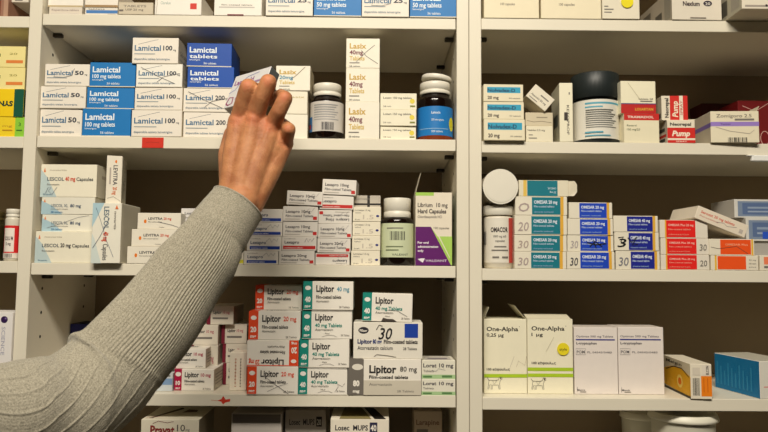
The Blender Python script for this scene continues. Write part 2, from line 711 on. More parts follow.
# --- middle bay, top shelf (only their lower halves are in the frame)
gT = 'boxes along the top shelf of the middle bay'
z = stack('of two at the top shelf\'s left end', Z1, [
    ('thin grey-white printed box', 49, 6.8, 82, dict(F=[T_('Risperidone tablets', .08, .55, .9, .8, (150, 130, 125)), ('r', .06, .15, .9, .35, (205, 196, 184))], base=(214, 204, 188)), dict(ym=11)),
    ('thick white box', 48, -18, 83, dict(F=[('r', .0, .0, 1, .06, (190, 170, 130)), ('r', .08, .55, .7, .75, (150, 140, 130))], base=WH), dict(ym=2))], Y=.012, group=gT)
z = stack('of the top shelf\'s second pile', Z1, [
    ('thin blue-striped white box', 85, 7.5, 117.5, dict(F=[('r', .04, .35, 1, .7, (70, 120, 180)), ('t', 'tablets', .1, .75, .6, .95, GR), ('r', .7, .1, .95, .3, (190, 180, 165))], base=(222, 216, 204)), dict(ym=11)),
    ('brown-edged white box', 85, -15, 118, dict(F=[('r', .0, .0, 1, .1, (160, 130, 90)), ('r', .1, .4, .8, .55, GR)], base=CR), dict(ym=0))], Y=.012, group=gT)
carton('grey-beige box with faint dark lettering on the top shelf, beside the blue-striped thin box', 118.5, 2, 153, Z1, .0, .08,
       dict(F=[T_('TABLETS', .14, .6, .8, .8, (130, 120, 110), bold=.01), T_('USP 25 mg', .2, .32, .72, .5, (120, 110, 100), bold=.01), ('r', .02, .25, .14, .4, (110, 100, 92))], base=(204, 192, 168)), gT, h=.021)
carton('white glossy box with a red square at its right end, on the top shelf', 155, -6, 201.5, Z1, .0, .08,
       dict(F=[T_('Clarelux', .12, .5, .34, .66, (150, 175, 165)), ('r', .76, .28, .9, .56, (206, 50, 34)), ('l', [(.03, 0), (.05, .5), (.04, 1)], .0012, (190, 184, 170))], base=WH), gT)
carton('white box with dark red bottom edge, just right of the red-square box', 214.5, -12, 262, Z1, .0, .075,
       dict(F=[('r', .28, 0, .62, .05, (110, 30, 40)), ('r', .1, .28, .85, .32, (190, 184, 176)), T_('film-coated tablets', .15, .36, .8, .42, GR)], base=WH), gT)
for (lb, x0, x1, a) in (('cream box with blue serif lettering, leftmost of the four lettered boxes on the top shelf', 266, 313, lam('25', 0)),
                        ('blue box with white lettering on the top shelf, left of the other blue one', 314, 361.5, lamb(l2='50 mg tablets')),
                        ('cream box with scribbled blue lettering, between the two blue boxes on the top shelf', 362, 409, lam('25', 1)),
                        ('blue box with white lettering on the top shelf, touching the middle post', 410, 456.3, lamb(l2='50 mg tablets'))):
    carton(lb, x0, -10.5, x1, Z1, -.001, .075, a, gT)

# --- middle bay, second shelf
stack('of the leftmost cream stack, second shelf', Z2, [
    ('cream box with blue serif lettering', 40.2, 108.8, 82, lam('50')),
    ('cream box with blue serif lettering', 40.6, 86.3, 86, lam('50')),
    ('cream box with scribbled lettering', 45, 64, 89.5, lam('50', 1))], Y=.008, d=.08, group=gL)
stack('of the bright blue stack, second shelf', Z2, [
    ('bright blue box with white lettering', 82.5, 108.8, 131, lamb()),
    ('bright blue box with white lettering', 87, 87.3, 134, lamb()),
    ('bright blue box with white lettering', 90, 62.5, 135.5, lamb())], Y=.004, d=.08, group=gL)
stack('of the second shelf\'s four-high stack', Z2, [
    ('cream box with blue and black lettering', 131.7, 110.3, 182, lam('100')),
    ('cream box with blue and black lettering', 134.8, 87.6, 182.5, lam('100')),
    ('shiny cream box with faded lettering', 136.3, 64, 182.5, lam('100', 2, (238, 234, 222))),
    ('cream box with black 100', 132.5, 37.8, 178.5, lam('100', 0))], Y=.003, d=.08, group=gL)
stack('of the stack left of the hand', Z2, [
    ('cream box with light blue lettering', 183.5, 112.3, 232, lam('200')),
    ('cream box with light blue crossed-out lettering', 183.5, 88.3, 231, lam('200', 2)),
    ('deep blue shiny box', 187.5, 66.8, 234, lamb(bg=(20, 78, 170), l2='tablets')),
    ('deep blue shiny box', 187, 43, 231.5, lamb(bg=(18, 74, 165), l2='tablets'), dict(yaw=2))], Y=.006, d=.08, group=gL)


def lasix(n, colr, faces=None, blank=False):
    F = [] if blank else [T_('Lasix', .1, .66, .6, .86, (196, 160, 70), bold=.02), T_(n + 'mg', .1, .46, .5, .62, colr, bold=.02), T_('Tablets', .1, .26, .55, .42, (206, 176, 90), bold=.015),
                          ('r', .1, .16, .4, .19, GR), T_('28 tablets', .1, .04, .42, .09, INK)]
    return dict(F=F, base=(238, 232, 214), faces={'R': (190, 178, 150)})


a20 = lasix('20', (70, 140, 170))
a20['F'].append(SCR([(.45, .45), (.6, .62), (.85, .95)], (120, 100, 70), .0008))
stack('of three right of the hand, second shelf', Z2, [
    ('plain cream box', 280, 114.3, 307.5, lasix('20', GR, blank=True), dict(d=.06, group='plain cream boxes right of the hand')),
    ('plain cream box', 279, 91, 307.5, dict(F=[T_('Lasix', .3, .7, .9, .8, (190, 170, 110))], base=(236, 229, 208), faces={'R': (192, 180, 152)}), dict(d=.06, group='plain cream boxes right of the hand')),
    ('cream box with yellow and blue lettering', 276, 65.8, 310.3, a20, dict(d=.06))], Y=.004)
a40 = lasix('40', (120, 60, 70))
a40x = lasix('40', (120, 60, 70))
a40x['F'] = a40['F'] + [SCR([(.3, .2), (.6, .55), (.85, .78)], (90, 90, 90), .0006), SCR([(.45, .6), (.6, .4), (.95, .15)], (90, 90, 90), .0006)]
stack('of the narrow stack between brown bottles', Z2, [
    ('cream box with yellow and maroon lettering', 345.5, 102, 379.5, a40),
    ('cream box with yellow and maroon lettering', 346, 68.3, 379.5, a40),
    ('cream box with pen cross over yellow lettering', 346.3, 38.5, 379.8, a40x)], Y=.004, d=.06, group='tall narrow stack of cream boxes')


def lor(a):
    return dict(F=[T_('Losam 150 mg tablets', .08, .66, .86, .8, (70, 66, 60), bold=.01), T_('28 tab', .08, .16, .3, .25, GR), ('e', .88, .52, .0042, (226, 206, 70)), ('r', .82, .16, .96, .26, (130, 130, 60))], base=(236, 230, 206),
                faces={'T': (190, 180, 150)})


stack('of three beside the blue-labelled bottle, second shelf', Z2, [
    ('thin cream box with a yellow dot', 380.3, 126.3, 416, lor(0)),
    ('thin cream box with a yellow dot', 380.3, 109.5, 416.3, lor(0)),
    ('thin cream box with a yellow dot', 380.3, 93.3, 416.6, lor(0))], Y=.006, d=.045, group='thin cream boxes with yellow dots')


# ------------------------------------------------------------------ bottles
def arc_label(r, z0, z1, co, a0, a1, ops=None, mt=None, n=28):
    """label wrapped round a bottle with its print; angles in degrees from the front, rightwards"""
    b = MB()

    def wrap(q, e):
        a = math.radians(a0 + (a1 - a0) * q[0])
        return ((r + e) * math.sin(a), -(r + e) * math.cos(a), z0 + (z1 - z0) * q[1])
    vs, fs = [], []
    for i in range(n + 1):
        vs += [wrap((i / n, 0), .0003), wrap((i / n, 1), .0003)]
    for i in range(n):
        fs.append((2 * i, 2 * i + 2, 2 * i + 3, 2 * i + 1))
    b.add(vs, fs, mt or paper(co, .4), True)
    if ops:
        flat = MB()
        W = math.radians(a1 - a0) * r
        flat.art((0, 0, 0), (W, 0, 0), (0, 0, z1 - z0), (0, -1, 0), ops)
        k = len(b.v)
        # wide faces are cut into strips so that they follow the curve
        for f, mi in zip(flat.f, flat.mi):
            pts = [flat.v[i] for i in f]
            x0_, x1_ = min(p[0] for p in pts), max(p[0] for p in pts)
            mtl = flat.mats[mi]
            if len(pts) == 4 and (x1_ - x0_) > .004 and abs(pts[0][2] - pts[1][2]) < 1e-6:
                m_ = max(2, int((x1_ - x0_) / .002))
                za, zb = min(p[2] for p in pts), max(p[2] for p in pts)
                e = -pts[0][1] + .0003
                v2, f2 = [], []
                for i in range(m_ + 1):
                    uu = (x0_ + (x1_ - x0_) * i / m_) / W
                    v2 += [wrap((uu, za / (z1 - z0)), e), wrap((uu, zb / (z1 - z0)), e)]
                for i in range(m_):
                    f2.append((2 * i, 2 * i + 2, 2 * i + 3, 2 * i + 1))
                b.add(v2, f2, mtl)
            else:
                b.add([wrap((p[0] / W, p[2] / (z1 - z0)), -p[1] + .0003) for p in pts], [tuple(range(len(pts)))], mtl)
    return b


AMBER = glossy((22, 11, 7), .12, .12, 1.5, 'amber_glass')
CAPW = glossy((226, 221, 206), .38, 0, 1.45, 'white_plastic')


def bottle(label, x0, x1, ytop, base, Y, body_h, cap_h, capr, mat, capmat=None, lab=None, group=None, neck=None, cap_tilt=0, name='pill_bottle', cap_ripple=.012, cap_gap=0, seam=True, labelname='label', round_=.25):
    ym_ = ytop + 20
    a, c = at(x0, ym_, Y), at(x1, ym_, Y)
    r = (c.x - a.x) / 2
    a, c = at(x0, ym_, Y + r * .8), at(x1, ym_, Y + r * .8)
    r = (c.x - a.x) / 2
    t = thing(name, label, 'bottle', group, ((a.x + c.x) / 2, Y + r, base + .0003))
    H = at((x0 + x1) / 2, ytop, Y + r).z - base
    hb = H * body_h                      # height up to the shoulder
    hc = H * (1 - cap_h) - cap_gap       # bottom of cap
    nr = r * (neck or capr * .9)
    k = r * round_
    pr = [(r * .9, 0), (r, r * .1)]
    pr += [(r, hb - k), (r * .985, hb - k * .6), (r * .93, hb - k * .2), (r * .86, hb)]
    pr += [(nr + (r * .86 - nr) * .3, hb + (hc - hb) * .55), (nr, hc), (nr, hc + H * cap_h * .6)]
    b = MB()
    b.lathe(pr, mat, 48)
    b.build('bottle_body', t)
    q = MB()
    R_, hcap = r * capr, H * cap_h
    cp = [(R_ * .98, 0), (R_, .0006)]
    if seam:
        cp += [(R_, hcap * .27), (R_ * .955, hcap * .30), (R_ * .955, hcap * .34), (R_, hcap * .37)]
    cp += [(R_, hcap - .0016), (R_ * .975, hcap - .0005), (R_ * .93, hcap)]
    q.lathe(cp, capmat or CAPW, 72, ripple=cap_ripple)
    co = q.build('cap', t)
    co.location = (0, 0, hc + cap_gap)
    co.rotation_euler = (0, math.radians(cap_tilt), 0)
    if lab:
        z0, z1, colr, ops = lab[:4]
        a0, a1 = (lab[4], lab[5]) if len(lab) > 4 else (-110, 110)
        arc_label(r, z0 * H, z1 * H, colr, a0, a1, ops).build(labelname, t)
    return t, r, H


lines = lambda n, v0, v1, u0=.1, u1=.9, co=GR, w=.5: [('r', u0, v0 + (v1 - v0) * (i + .5) / n - (v1 - v0) / n * w / 2, u0 + (u1 - u0) * (.95 - .22 * ((i * 37 % 10) / 10)), v0 + (v1 - v0) * (i + .5) / n + (v1 - v0) / n * w / 2, co) for i in range(n)]
gB = 'brown glass bottles with white caps'
bottle('dark brown bottle with white screw cap and pale printed label, left of tall narrow stack', 310, 343.6, 86, Z2, .006, .72, .22, .83, AMBER, lab=(.14, .66, (206, 200, 192),
       lines(7, .35, .92, .25, .8, (150, 150, 150), .35) + [('b', .42, .04, .66, .3, (30, 30, 40)), ('r', .0, .0, .2, .5, (60, 110, 160)), ('r', .05, .1, .16, .25, (170, 50, 60))], -85, 85), group=gB)
t, r, H = bottle('brown bottle with bright blue label and loose tilted white cap, by the middle post', 417.3, 453.2, 84.5, Z2, .006, .74, .0 + .20, .84, AMBER,
                 lab=(.08, .56, (34, 120, 190), [T_('Lanoxin', .42, .74, .56, .84, (220, 232, 240), bold=.01), T_('250 micrograms', .42, .5, .62, .58, (220, 232, 240)), ('r', .2, .22, .7, .24, (150, 190, 220)), T_('500 tablets', .42, .1, .6, .18, (220, 232, 240)), ('e', .78, .42, .0065, (214, 206, 40), .012)], -100, 100), group=gB, cap_ripple=.006)
q = MB()
Rc = r * .84
q.lathe([(Rc * .98, 0), (Rc, .0005), (Rc, .006), (Rc * .96, .0075), (Rc * .9, .008)], CAPW, 60, ripple=.006)
lo = q.build('loose_lid', t)
lo.location = (.0022, 0, H + .0045)
lo.rotation_euler = (0, math.radians(7), 0)
q = MB()
q.lathe([(r * 1.0015, .001), (r * 1.0015, H * .078)], glossy((120, 52, 24), .25), 48)
q.build('contents', t)

# --- middle bay, third shelf
tagc = (226, 214, 190)


def lescol(txt, n, hl, extra=()):
    return dict(F=[('p', [(0, 0), (.3, 0), (.12, .6), (0, .85)], (188, 205, 205)), T_('novartis', .16, .8, .46, .86, (170, 160, 140)), ('p', [(.05, .76), (.09, .76), (.07, .9)], (222, 130, 80)),
                   T_(txt, .12, .5, .42, .62, (70, 84, 96), bold=.01), T_(n, .44, .5, .62, .64, hl, bold=.02), T_('Capsules', .64, .5, .94, .62, (80, 84, 84), bold=.008),
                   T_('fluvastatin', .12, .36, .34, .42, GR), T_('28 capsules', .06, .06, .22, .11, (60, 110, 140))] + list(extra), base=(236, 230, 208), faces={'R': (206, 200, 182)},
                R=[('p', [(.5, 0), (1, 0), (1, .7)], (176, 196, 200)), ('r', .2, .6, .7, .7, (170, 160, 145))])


def lescolx(scr=0):
    F = [('p', [(0, 0), (.4, 0), (.2, .5), (0, .8)], (168, 196, 206)), ('p', [(.04, .7), (.08, .7), (.06, .9)], (222, 130, 80)), T_('LESCOL XL', .18, .42, .5, .62, (80, 100, 116), bold=.008),
         T_('80 mg', .54, .42, .74, .62, (44, 70, 100), bold=.015), T_('prolonged release', .18, .28, .5, .36, GR), T_('28 tablets', .18, .08, .4, .2, (40, 110, 160))]
    if scr:
        F.append(SCR([(.1, .2), (.4, .5), (.7, .85), (.9, .95)], (120, 120, 125), .0005))
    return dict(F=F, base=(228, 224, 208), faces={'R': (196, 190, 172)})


gW = 'off-white boxes with pale blue corners by the left post'
stack('of the stack by the left post, third shelf', Z3, [
    ('large cream box with black lettering', 35.5, 231.5, 93, lescol('LESCOL', '20 mg', (60, 60, 64), [])),
    ('thin pen-crossed off-white box', 42, 214.6, 94, lescolx(1), dict(Y=.012, d=.085)),
    ('thin unmarked off-white box', 41.5, 197.3, 95, lescolx(), dict(Y=.012, d=.085)),
    ('large cream box with red number', 41, 164.5, 97, lescol('LESCOL', '40 mg', (206, 74, 40), [SCR([(.1, .1), (.14, .28), (.2, .3), (.15, .18), (.22, .08), (.3, .3)], (90, 100, 120), .0006)]), dict(Y=.012, d=.10))], Y=.003, d=.09, group=gW)
upr = dict(F=[('p', [(0, 0), (.35, .0), (.1, .4), (0, .5)], (206, 216, 210)), ('p', [(0, .6), (.4, 1), (0, 1)], (170, 200, 210)), T_('LESCOL', .40, .56, .60, .94, (90, 110, 124), down=1, bold=.01), T_('40 mg', .40, .36, .60, .52, (206, 74, 40), down=1, bold=.02),
              T_('Capsules', .40, .05, .60, .32, (90, 90, 90), down=1), T_('novartis', .76, .56, .86, .86, GR, down=1), ('p', [(.78, .9), (.9, .9), (.84, .97)], (222, 120, 70)),
              SCR([(.12, .92), (.3, .7), (.5, .4), (.78, .1)], (70, 80, 110)), SCR([(.05, .25), (.3, .45), (.6, .75)], (70, 80, 110))], base=(232, 228, 212), faces={'R': (200, 194, 176)})
zz = carton('cream box standing on end with a pen cross, left post side of third shelf', 92.8, 203, 121.5, Z3 + .0003, -.012, .085, upr, gW)
lv = dict(F=[T_('LEVITRA', .45, .38, .75, .8, (70, 70, 74), down=1, bold=.015), T_('20 mg', .45, .18, .75, .34, (206, 100, 40), down=1, bold=.015), ('e', .6, .88, .0016, (226, 120, 30), .0026), ('r', .2, .4, .3, .75, (170, 160, 150)), SCR([(.1, .1), (.5, .14), (.95, .05)], GR, .0005)],
          R=[('b', .3, .12, .45, .5, (90, 90, 90)), T_('LEVITRA', .5, .3, .65, .8, GR, down=1), ('r', .7, .5, .85, .9, (170, 165, 150))], base=(226, 218, 200), faces={'R': (196, 190, 172)})
carton('white box on end with orange mark and side bar code, on the pen-crossed upright box', 106.8, 155.5, 121, zz, -.006, .06, lv, yaw=14)


def lev(sc=0):
    F = [('e', .18, .48, .0022, (224, 120, 30), .0032), T_('LEVITRA', .25, .58, .58, .75, (60, 62, 66), bold=.015), T_('20 mg', .6, .58, .78, .75, (206, 80, 50), bold=.015), T_('film-coated tablets', .25, .42, .56, .5, GR), T_('4 tablets', .5, .1, .62, .17, GR)]
    if sc:
        F.append(SCR([(.48, .45), (.6, .38), (.8, .26), (.95, .12)], (90, 90, 100), .0007))
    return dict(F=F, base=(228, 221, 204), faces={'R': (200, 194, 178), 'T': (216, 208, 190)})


stack('of three left of the sleeve, third shelf', Z3, [
    ('thin white box with orange flame mark', 127, 246.5, 176, lev(), dict(Y=.0)),
    ('thin white box with orange flame mark', 131.5, 229.3, 179.5, lev(), dict(Y=.003)),
    ('pen-stroked thin white box with orange flame', 137.5, 213, 181, lev(1), dict(Y=.006))], d=.07, group='thin white boxes with orange flame marks left of the sleeve')
zb = Z3 + .0003
zb = carton('small white box peeking out behind the sleeve, lower of two, third shelf', 184, 223, 226, zb, .03, .06, dict(F=[T_('Lisinopril 10 mg', .06, .6, .8, .8), ], base=(216, 212, 206)), ym=230)
carton('small white box with black lettering just above the sleeve, third shelf', 181, 208.5, 217, zb, .03, .06, dict(F=[T_('Losartan 50 mg', .1, .58, .9, .78, (50, 50, 60), bold=.01), T_('Film-coated tablets', .06, .3, .8, .45, GR, bold=.01)], base=(212, 208, 204)))


def lex(kind, n='10mg', scr=0, flip=False):
    if kind == 'blue':
        F = [T_('Lexapro', .1, .46, .55, .72, (54, 70, 96), bold=.015), ('r', .08, .1, .95, .32, (30, 62, 150)), T_('escitalopram tablets', .12, .15, .6, .26, (230, 232, 236)), T_('Lundbeck', .1, .8, .4, .88, GR)]
        sc = SCR([(.55, .62), (.65, .86), (.72, .6), (.78, .82), (.86, .66), (.9, .86)], (110, 100, 110), .0006)
    elif kind == 'red':
        F = [T_('Lexapro', .08, .5, .5, .74, (54, 54, 66), bold=.015), ('r', .04, .1, .97, .34, (196, 44, 40)), T_('escitalopram tablets', .08, .15, .6, .27, (236, 226, 216)), T_('Lundbeck', .08, .82, .4, .9, GR)]
        sc = SCR([(.66, .6), (.72, .9), (.76, .62), (.82, .84), (.86, .66), (.93, .9)], (80, 70, 80), .0007)
    else:
        F = [T_('Lexapro ' + n, .08, .56, .78, .78, (48, 46, 52), bold=.015), T_('Film-coated Tablets', .08, .28, .86, .46, (70, 66, 70), bold=.01), ('r', .86, .1, .97, .32, (196, 44, 40)), ('r', .06, .12, .5, .17, (180, 172, 160))]
        sc = SCR([(.6, .5), (.75, .85), (.8, .6), (.9, .9)], (130, 125, 125), .0005)
    if scr:
        F.append(sc)
    if flip:
        F2 = []
        for op in F:
            if op[0] == 'r':
                F2.append(('r', 1 - op[3], 1 - op[4], 1 - op[1], 1 - op[2], op[5]))
            elif op[0] == 't':
                k = dict(op[7])
                k['flip'] = 1
                hh = op[5] - op[3]
                F2.append(('t', op[1], 1 - op[4], 1 - op[5], 1 - op[2], 1 - op[3], op[6], k))
            else:
                F2.append(op)
        F = F2
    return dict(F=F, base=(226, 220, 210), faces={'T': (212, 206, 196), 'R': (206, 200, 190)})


carton('white box with yellow band at the sleeve edge, lowest, third shelf', 226, 251, 243.5, Z3 + .0003, .004, .06, dict(F=[('r', .5, .08, 1, .35, (222, 214, 60)), T_('mg', .6, .5, .9, .7, GR)], base=(228, 222, 206)))
gX = 'white boxes with a blue stripe right of the sleeve'
stack('of the blue-striped stack beside the sleeve, third shelf', Z3, [
    ('white box with blue stripe', 244, 251, 278.3, lex('blue', scr=1)),
    ('white box with blue stripe', 247, 236.3, 281.5, lex('blue', scr=1)),
    ('white box with blue stripe', 248, 222.7, 282.3, lex('blue', scr=1)),
    ('white box with blue stripe', 250, 209, 282.8, lex('blue'))], Y=.006, d=.06, group=gX)
gY = 'small white and red tablet boxes piled on the third shelf'
stack('of the third shelf\'s five-high stack', Z3, [
    ('white box with small red corner', 278.8, 250.7, 314.5, lex('w', '20mg')),
    ('white box with red stripe and pen note', 281.8, 236.7, 316.5, lex('red', scr=1)),
    ('white box with small red corner', 282.8, 221.5, 317.7, lex('w')),
    ('white box with small red corner', 283, 206.3, 318, lex('w', scr=1)),
    ('white box with small red corner, tilted', 286.5, 192, 322.5, lex('w', scr=1), dict(roll=2.5, yaw=-2))], Y=.004, d=.06, group=gY)
stack('of the third shelf\'s six-high stack', Z3, [
    ('upside-down white box with red stripe and scribble', 315.3, 253, 349.5, lex('red', scr=1, flip=True)),
    ('white box with small red corner', 317.3, 238.5, 350.5, lex('w', '20mg', scr=1)),
    ('white box with small red corner', 318, 224, 351.8, lex('w', scr=1)),
    ('upside-down white box with red corner and scribble', 318.3, 210, 351.8, lex('w', flip=True, scr=1)),
    ('white box with red stripe', 319.5, 196, 353.5, lex('red', n=''), dict(roll=1)),
    ('white box with small red corner, tilted', 322, 180.5, 356, lex('w', scr=0), dict(roll=2.5, yaw=-3, d=.05))], Y=.005, d=.06, group=gY)


def crm():
    return dict(F=[T_('Lormetaze 1.5 mg', .08, .72, .62, .86, (110, 104, 96), bold=.008), T_('tablets', .08, .56, .3, .66, GR), T_('1.5', .36, .16, .74, .5, (196, 186, 170), bold=.0), ('e', .88, .38, .0026, (40, 44, 120), .0018), T_('30 tabs', .08, .1, .26, .18, GR)], base=(232, 224, 202))


stack('of the cream stack beside the green-labelled bottle', Z3, [
    ('cream box with a blue dot', 351, 250.7, 380, crm()),
    ('cream box with a blue dot', 352, 235.7, 380.3, crm()),
    ('cream box with a blue dot', 352.5, 221.7, 380.5, crm()),
    ('cream box with a blue dot', 352.8, 207, 381, crm()),
    ('grey box crossed by black tape', 354, 195.5, 380.5, dict(F=[('r', 0, .18, 1, .34, (40, 36, 34)), ('r', .5, 0, .6, 1, (44, 40, 36)), T_('Lormetaze', .08, .66, .6, .8, GR)], base=(188, 180, 166)), dict(Y=.02, d=.04))], Y=.008, d=.055, group='cream boxes with blue dots')
bottle('dark bottle with tall ribbed white cap and pale green bar-code label', 380.8, 413.8, 199, Z3, .004, .70, .29, .81, AMBER, neck=.66,
       lab=(.12, .62, (206, 214, 178), [('b', .36, .5, .64, .76, (60, 60, 54)), ('p', [(0, 0), (1, 0), (1, .3), (.6, .42), (0, .25)], (170, 204, 130)), T_('VALEANT', .4, .05, .7, .12, (90, 100, 90)), ('r', .3, .84, .6, .87, GR), ('r', .28, .3, .6, .33, (120, 130, 100)), ('r', .28, .2, .52, .23, (120, 130, 100))], -95, 95), group=gB, cap_ripple=.02)
lib = dict(F=[('r', 0, .955, .5, 1, (166, 206, 92)), T_('Librium  10 mg', .06, .80, .88, .865, (50, 40, 44), bold=.012), T_('Hard Capsules', .06, .715, .84, .78, (50, 40, 44), bold=.02), T_('Chlordiazepoxide HCl', .06, .65, .72, .69, (100, 90, 90)),
              T_('100 capsules', .5, .5, .92, .535, GR),
              ('p', [(.42, .53), (.6, .40), (1, .40), (1, 0), (.9, 0)], (170, 208, 96)), ('p', [(.62, .40), (.94, .40), (.94, .1)], (224, 220, 190)), ('p', [(.66, .40), (1, .40), (1, .06)], (170, 208, 96)),
              ('p', [(0, 0), (.98, 0), (.42, .53), (0, .53)], (96, 22, 104)), T_('For oral', .06, .3, .36, .335, (238, 232, 236), bold=.02), T_('administration', .06, .245, .62, .28, (238, 232, 236), bold=.02), T_('only', .06, .19, .22, .225, (238, 232, 236), bold=.02),
              ('p', [(.06, .09), (.2, .04), (.26, .1), (.16, .1)], (238, 232, 236)), T_('VALEANT', .27, .055, .86, .09, (226, 214, 230)), ('r', 0, 0, 1, .008, (60, 20, 60))], base=(230, 220, 200), faces={'R': (120, 140, 70)})
carton('tall purple, green and cream capsule box with raised flap, right end of middle third shelf', 415.6, 192.5, 452, Z3 + .0003, .004, .075, lib, parts=flap(0, 1, 14, .034, (206, 196, 172), 'left', 'side_flap'))

# --- middle bay, fourth shelf
gR = 'red and white tablet boxes in the first front stack'
gG = 'teal and white tablet boxes in the second front stack'
stack('of the red-ended stack, fourth shelf', Z4, [
    ('white box with red end, pen cross', 247.3, 366.8, 298, lipitor('20', RED, scrib=1)),
    ('white and red box lying upside down', 247, 340.3, 298.5, lipitor('20', RED, flip=True), dict(Y=.002)),
    ('white box with red end', 248.8, 311.3, 300.5, lipitor('20', RED), dict(Y=.003)),
    ('white box with red end, shaded', 255.5, 285.3, 302, lipitor('20', RED), dict(Y=.03))], Y=-.002, d=.062, group=gR)
stack('of the teal-ended stack, fourth shelf', Z4, [
    ('white box with teal end and pen squiggle', 298.4, 367.5, 347.3, lipitor('40', TEAL, 'tab', scrib=2)),
    ('white box with teal end', 299.5, 339, 349.3, lipitor('40', TEAL, 'tab')),
    ('white box with teal end', 302.3, 310, 352, lipitor('40', TEAL, 'tab')),
    ('white box with teal end and black 40 mg', 303.3, 281.5, 353.3, lipitor('40', TEAL, textc=(90, 150, 170)), dict(Y=-.004, roll=-0.0))], Y=-.001, d=.062, group=gG)
g80 = dict(F=[('r', 0, 0, .215, 1, GRY), ('e', .13, .78, .009, (226, 220, 206), .005), T_('80', .07, .25, .16, .42, WH, bold=.05), T_('mg', .07, .07, .16, .16, WH, bold=.04), T_('Lipitor', .29, .62, .66, .86, INK, bold=.025), T_('80 mg', .71, .66, .94, .82, INK),
              T_('Film-coated tablets', .29, .46, .82, .56, INK, bold=.015), ('r', .215, 0, 1, .41, (206, 198, 180)), T_('Atorvastatin', .29, .26, .6, .35, GR), T_('28 Tablets', .67, .08, .9, .15, GR)], base=WH, T=[('r', 0, 0, .2, 1, GRY)])
g30 = dict(F=[('r', .74, .58, .935, .97, (24, 62, 160)), ('e', .145, .78, .0085, (46, 44, 50), .0055), T_('Pfizer', .09, .74, .2, .82, WH, bold=.01), T_('Lipitor', .06, .42, .27, .55, (24, 40, 100), bold=.03), T_('80 mg', .28, .42, .41, .55, (24, 50, 120), bold=.03), T_('Film-coated tablets', .44, .42, .93, .54, INK, bold=.02),
              T_('Atorvastatin calcium', .06, .25, .57, .37, (60, 60, 66)), T_('28 Tablets', .72, .25, .92, .33, (80, 80, 80)),
              T_('30', .36, .54, .56, .9, (20, 18, 20), bold=.0, shear=.25), SCR([(.33, .80), (.37, .93), (.42, .9)], (20, 18, 20), .0010),
              SCR([(.3, .06), (.34, .12), (.5, .09), (.62, .05)], (100, 90, 80), .0008)], base=(232, 226, 212), faces={'R': (210, 202, 186)})
lip40 = lipitor('40', TEAL, 'tab')
lip40['F'] = [o for o in lip40['F'] if not (o[0] == 'l')] + [('p', [(.38, .0), (.42, .14), (.5, .1), (.62, .1), (.7, .0)], (70, 62, 56)), SCR([(.5, .42), (.7, .4), (.9, .2)], (90, 90, 90), .0006)]
stack('of three boxes beside the teal-ended stack', Z4, [
    ('grey-ended wide white box', 348, 359.3, 421.3, g80, dict(Y=-.001, d=.075)),
    ('white box with handwritten 30 and blue square', 353.5, 322.5, 422.5, g30, dict(Y=.002, d=.06)),
    ('small white box with teal end, slightly turned', 362.3, 294, 412, lip40, dict(Y=.006, d=.05, yaw=-2, roll=1.2))])


def lorat(s=0):
    F = [T_('Lorat 10 mg', .04, .62, .94, .86, (70, 66, 74), bold=.02), T_('Tablets', .04, .36, .36, .5, GR, bold=.01), ('r', 0, .0, 1, .22, (168, 200, 146)), ('r', .6, .06, .9, .18, (90, 130, 80)), ('r', .04, .06, .3, .16, (90, 130, 80))]
    if s:
        F.append(SCR([(.3, .46), (.42, .4), (.5, .55), (.7, .46), (.6, .7)], (80, 80, 90), .0005))
    return dict(F=F, base=(228, 224, 206), T=[('r', .1, .1, .9, .9, (196, 190, 180)), ('r', .2, .3, .8, .5, (120, 110, 120))])


stack('of the fourth shelf\'s corner pair', Z4, [
    ('green-edged white box', 421.6, 379, 455.4, lorat()), ('green-edged white box with pen scribble', 421.8, 360.5, 455.4, lorat(1))], Y=.003, d=.055, group='green-edged white boxes in the corner')


def pink(a=0):
    b_ = lipitor('10', PNK)
    b_['faces'] = {'L': PNK, 'R': (206, 198, 182)}
    b_['R'] = lines(4, .2, .8, .12, .8, (150, 140, 130), .3)
    return b_


gP = 'white boxes with magenta ends behind the sleeve'
stack('of the magenta-ended pair below the sleeve, fourth shelf', Z4, [
    ('white box with magenta end', 174.5, 369.3, 214, pink(), dict(Y=.025)),
    ('white box with magenta end', 169.5, 349, 205.5, pink(), dict(Y=.03, yaw=2))], d=.085, group=gP)
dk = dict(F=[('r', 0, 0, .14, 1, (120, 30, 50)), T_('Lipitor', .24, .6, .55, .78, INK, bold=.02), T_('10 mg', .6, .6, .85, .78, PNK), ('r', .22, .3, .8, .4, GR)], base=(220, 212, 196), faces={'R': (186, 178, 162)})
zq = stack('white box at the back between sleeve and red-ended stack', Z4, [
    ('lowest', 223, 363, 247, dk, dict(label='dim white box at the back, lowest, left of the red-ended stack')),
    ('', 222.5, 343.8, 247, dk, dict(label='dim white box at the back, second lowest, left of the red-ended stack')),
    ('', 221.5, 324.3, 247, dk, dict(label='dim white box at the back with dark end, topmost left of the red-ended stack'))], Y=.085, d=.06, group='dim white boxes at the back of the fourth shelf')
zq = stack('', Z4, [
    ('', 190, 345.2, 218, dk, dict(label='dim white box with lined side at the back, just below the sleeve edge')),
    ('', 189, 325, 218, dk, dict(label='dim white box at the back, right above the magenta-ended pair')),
    ('', 207, 306.3, 233.5, dk, dict(label='dim white box highest of the back pile, against the sleeve', Y=.075))], Y=.07, d=.09, group='dim white boxes at the back of the fourth shelf')
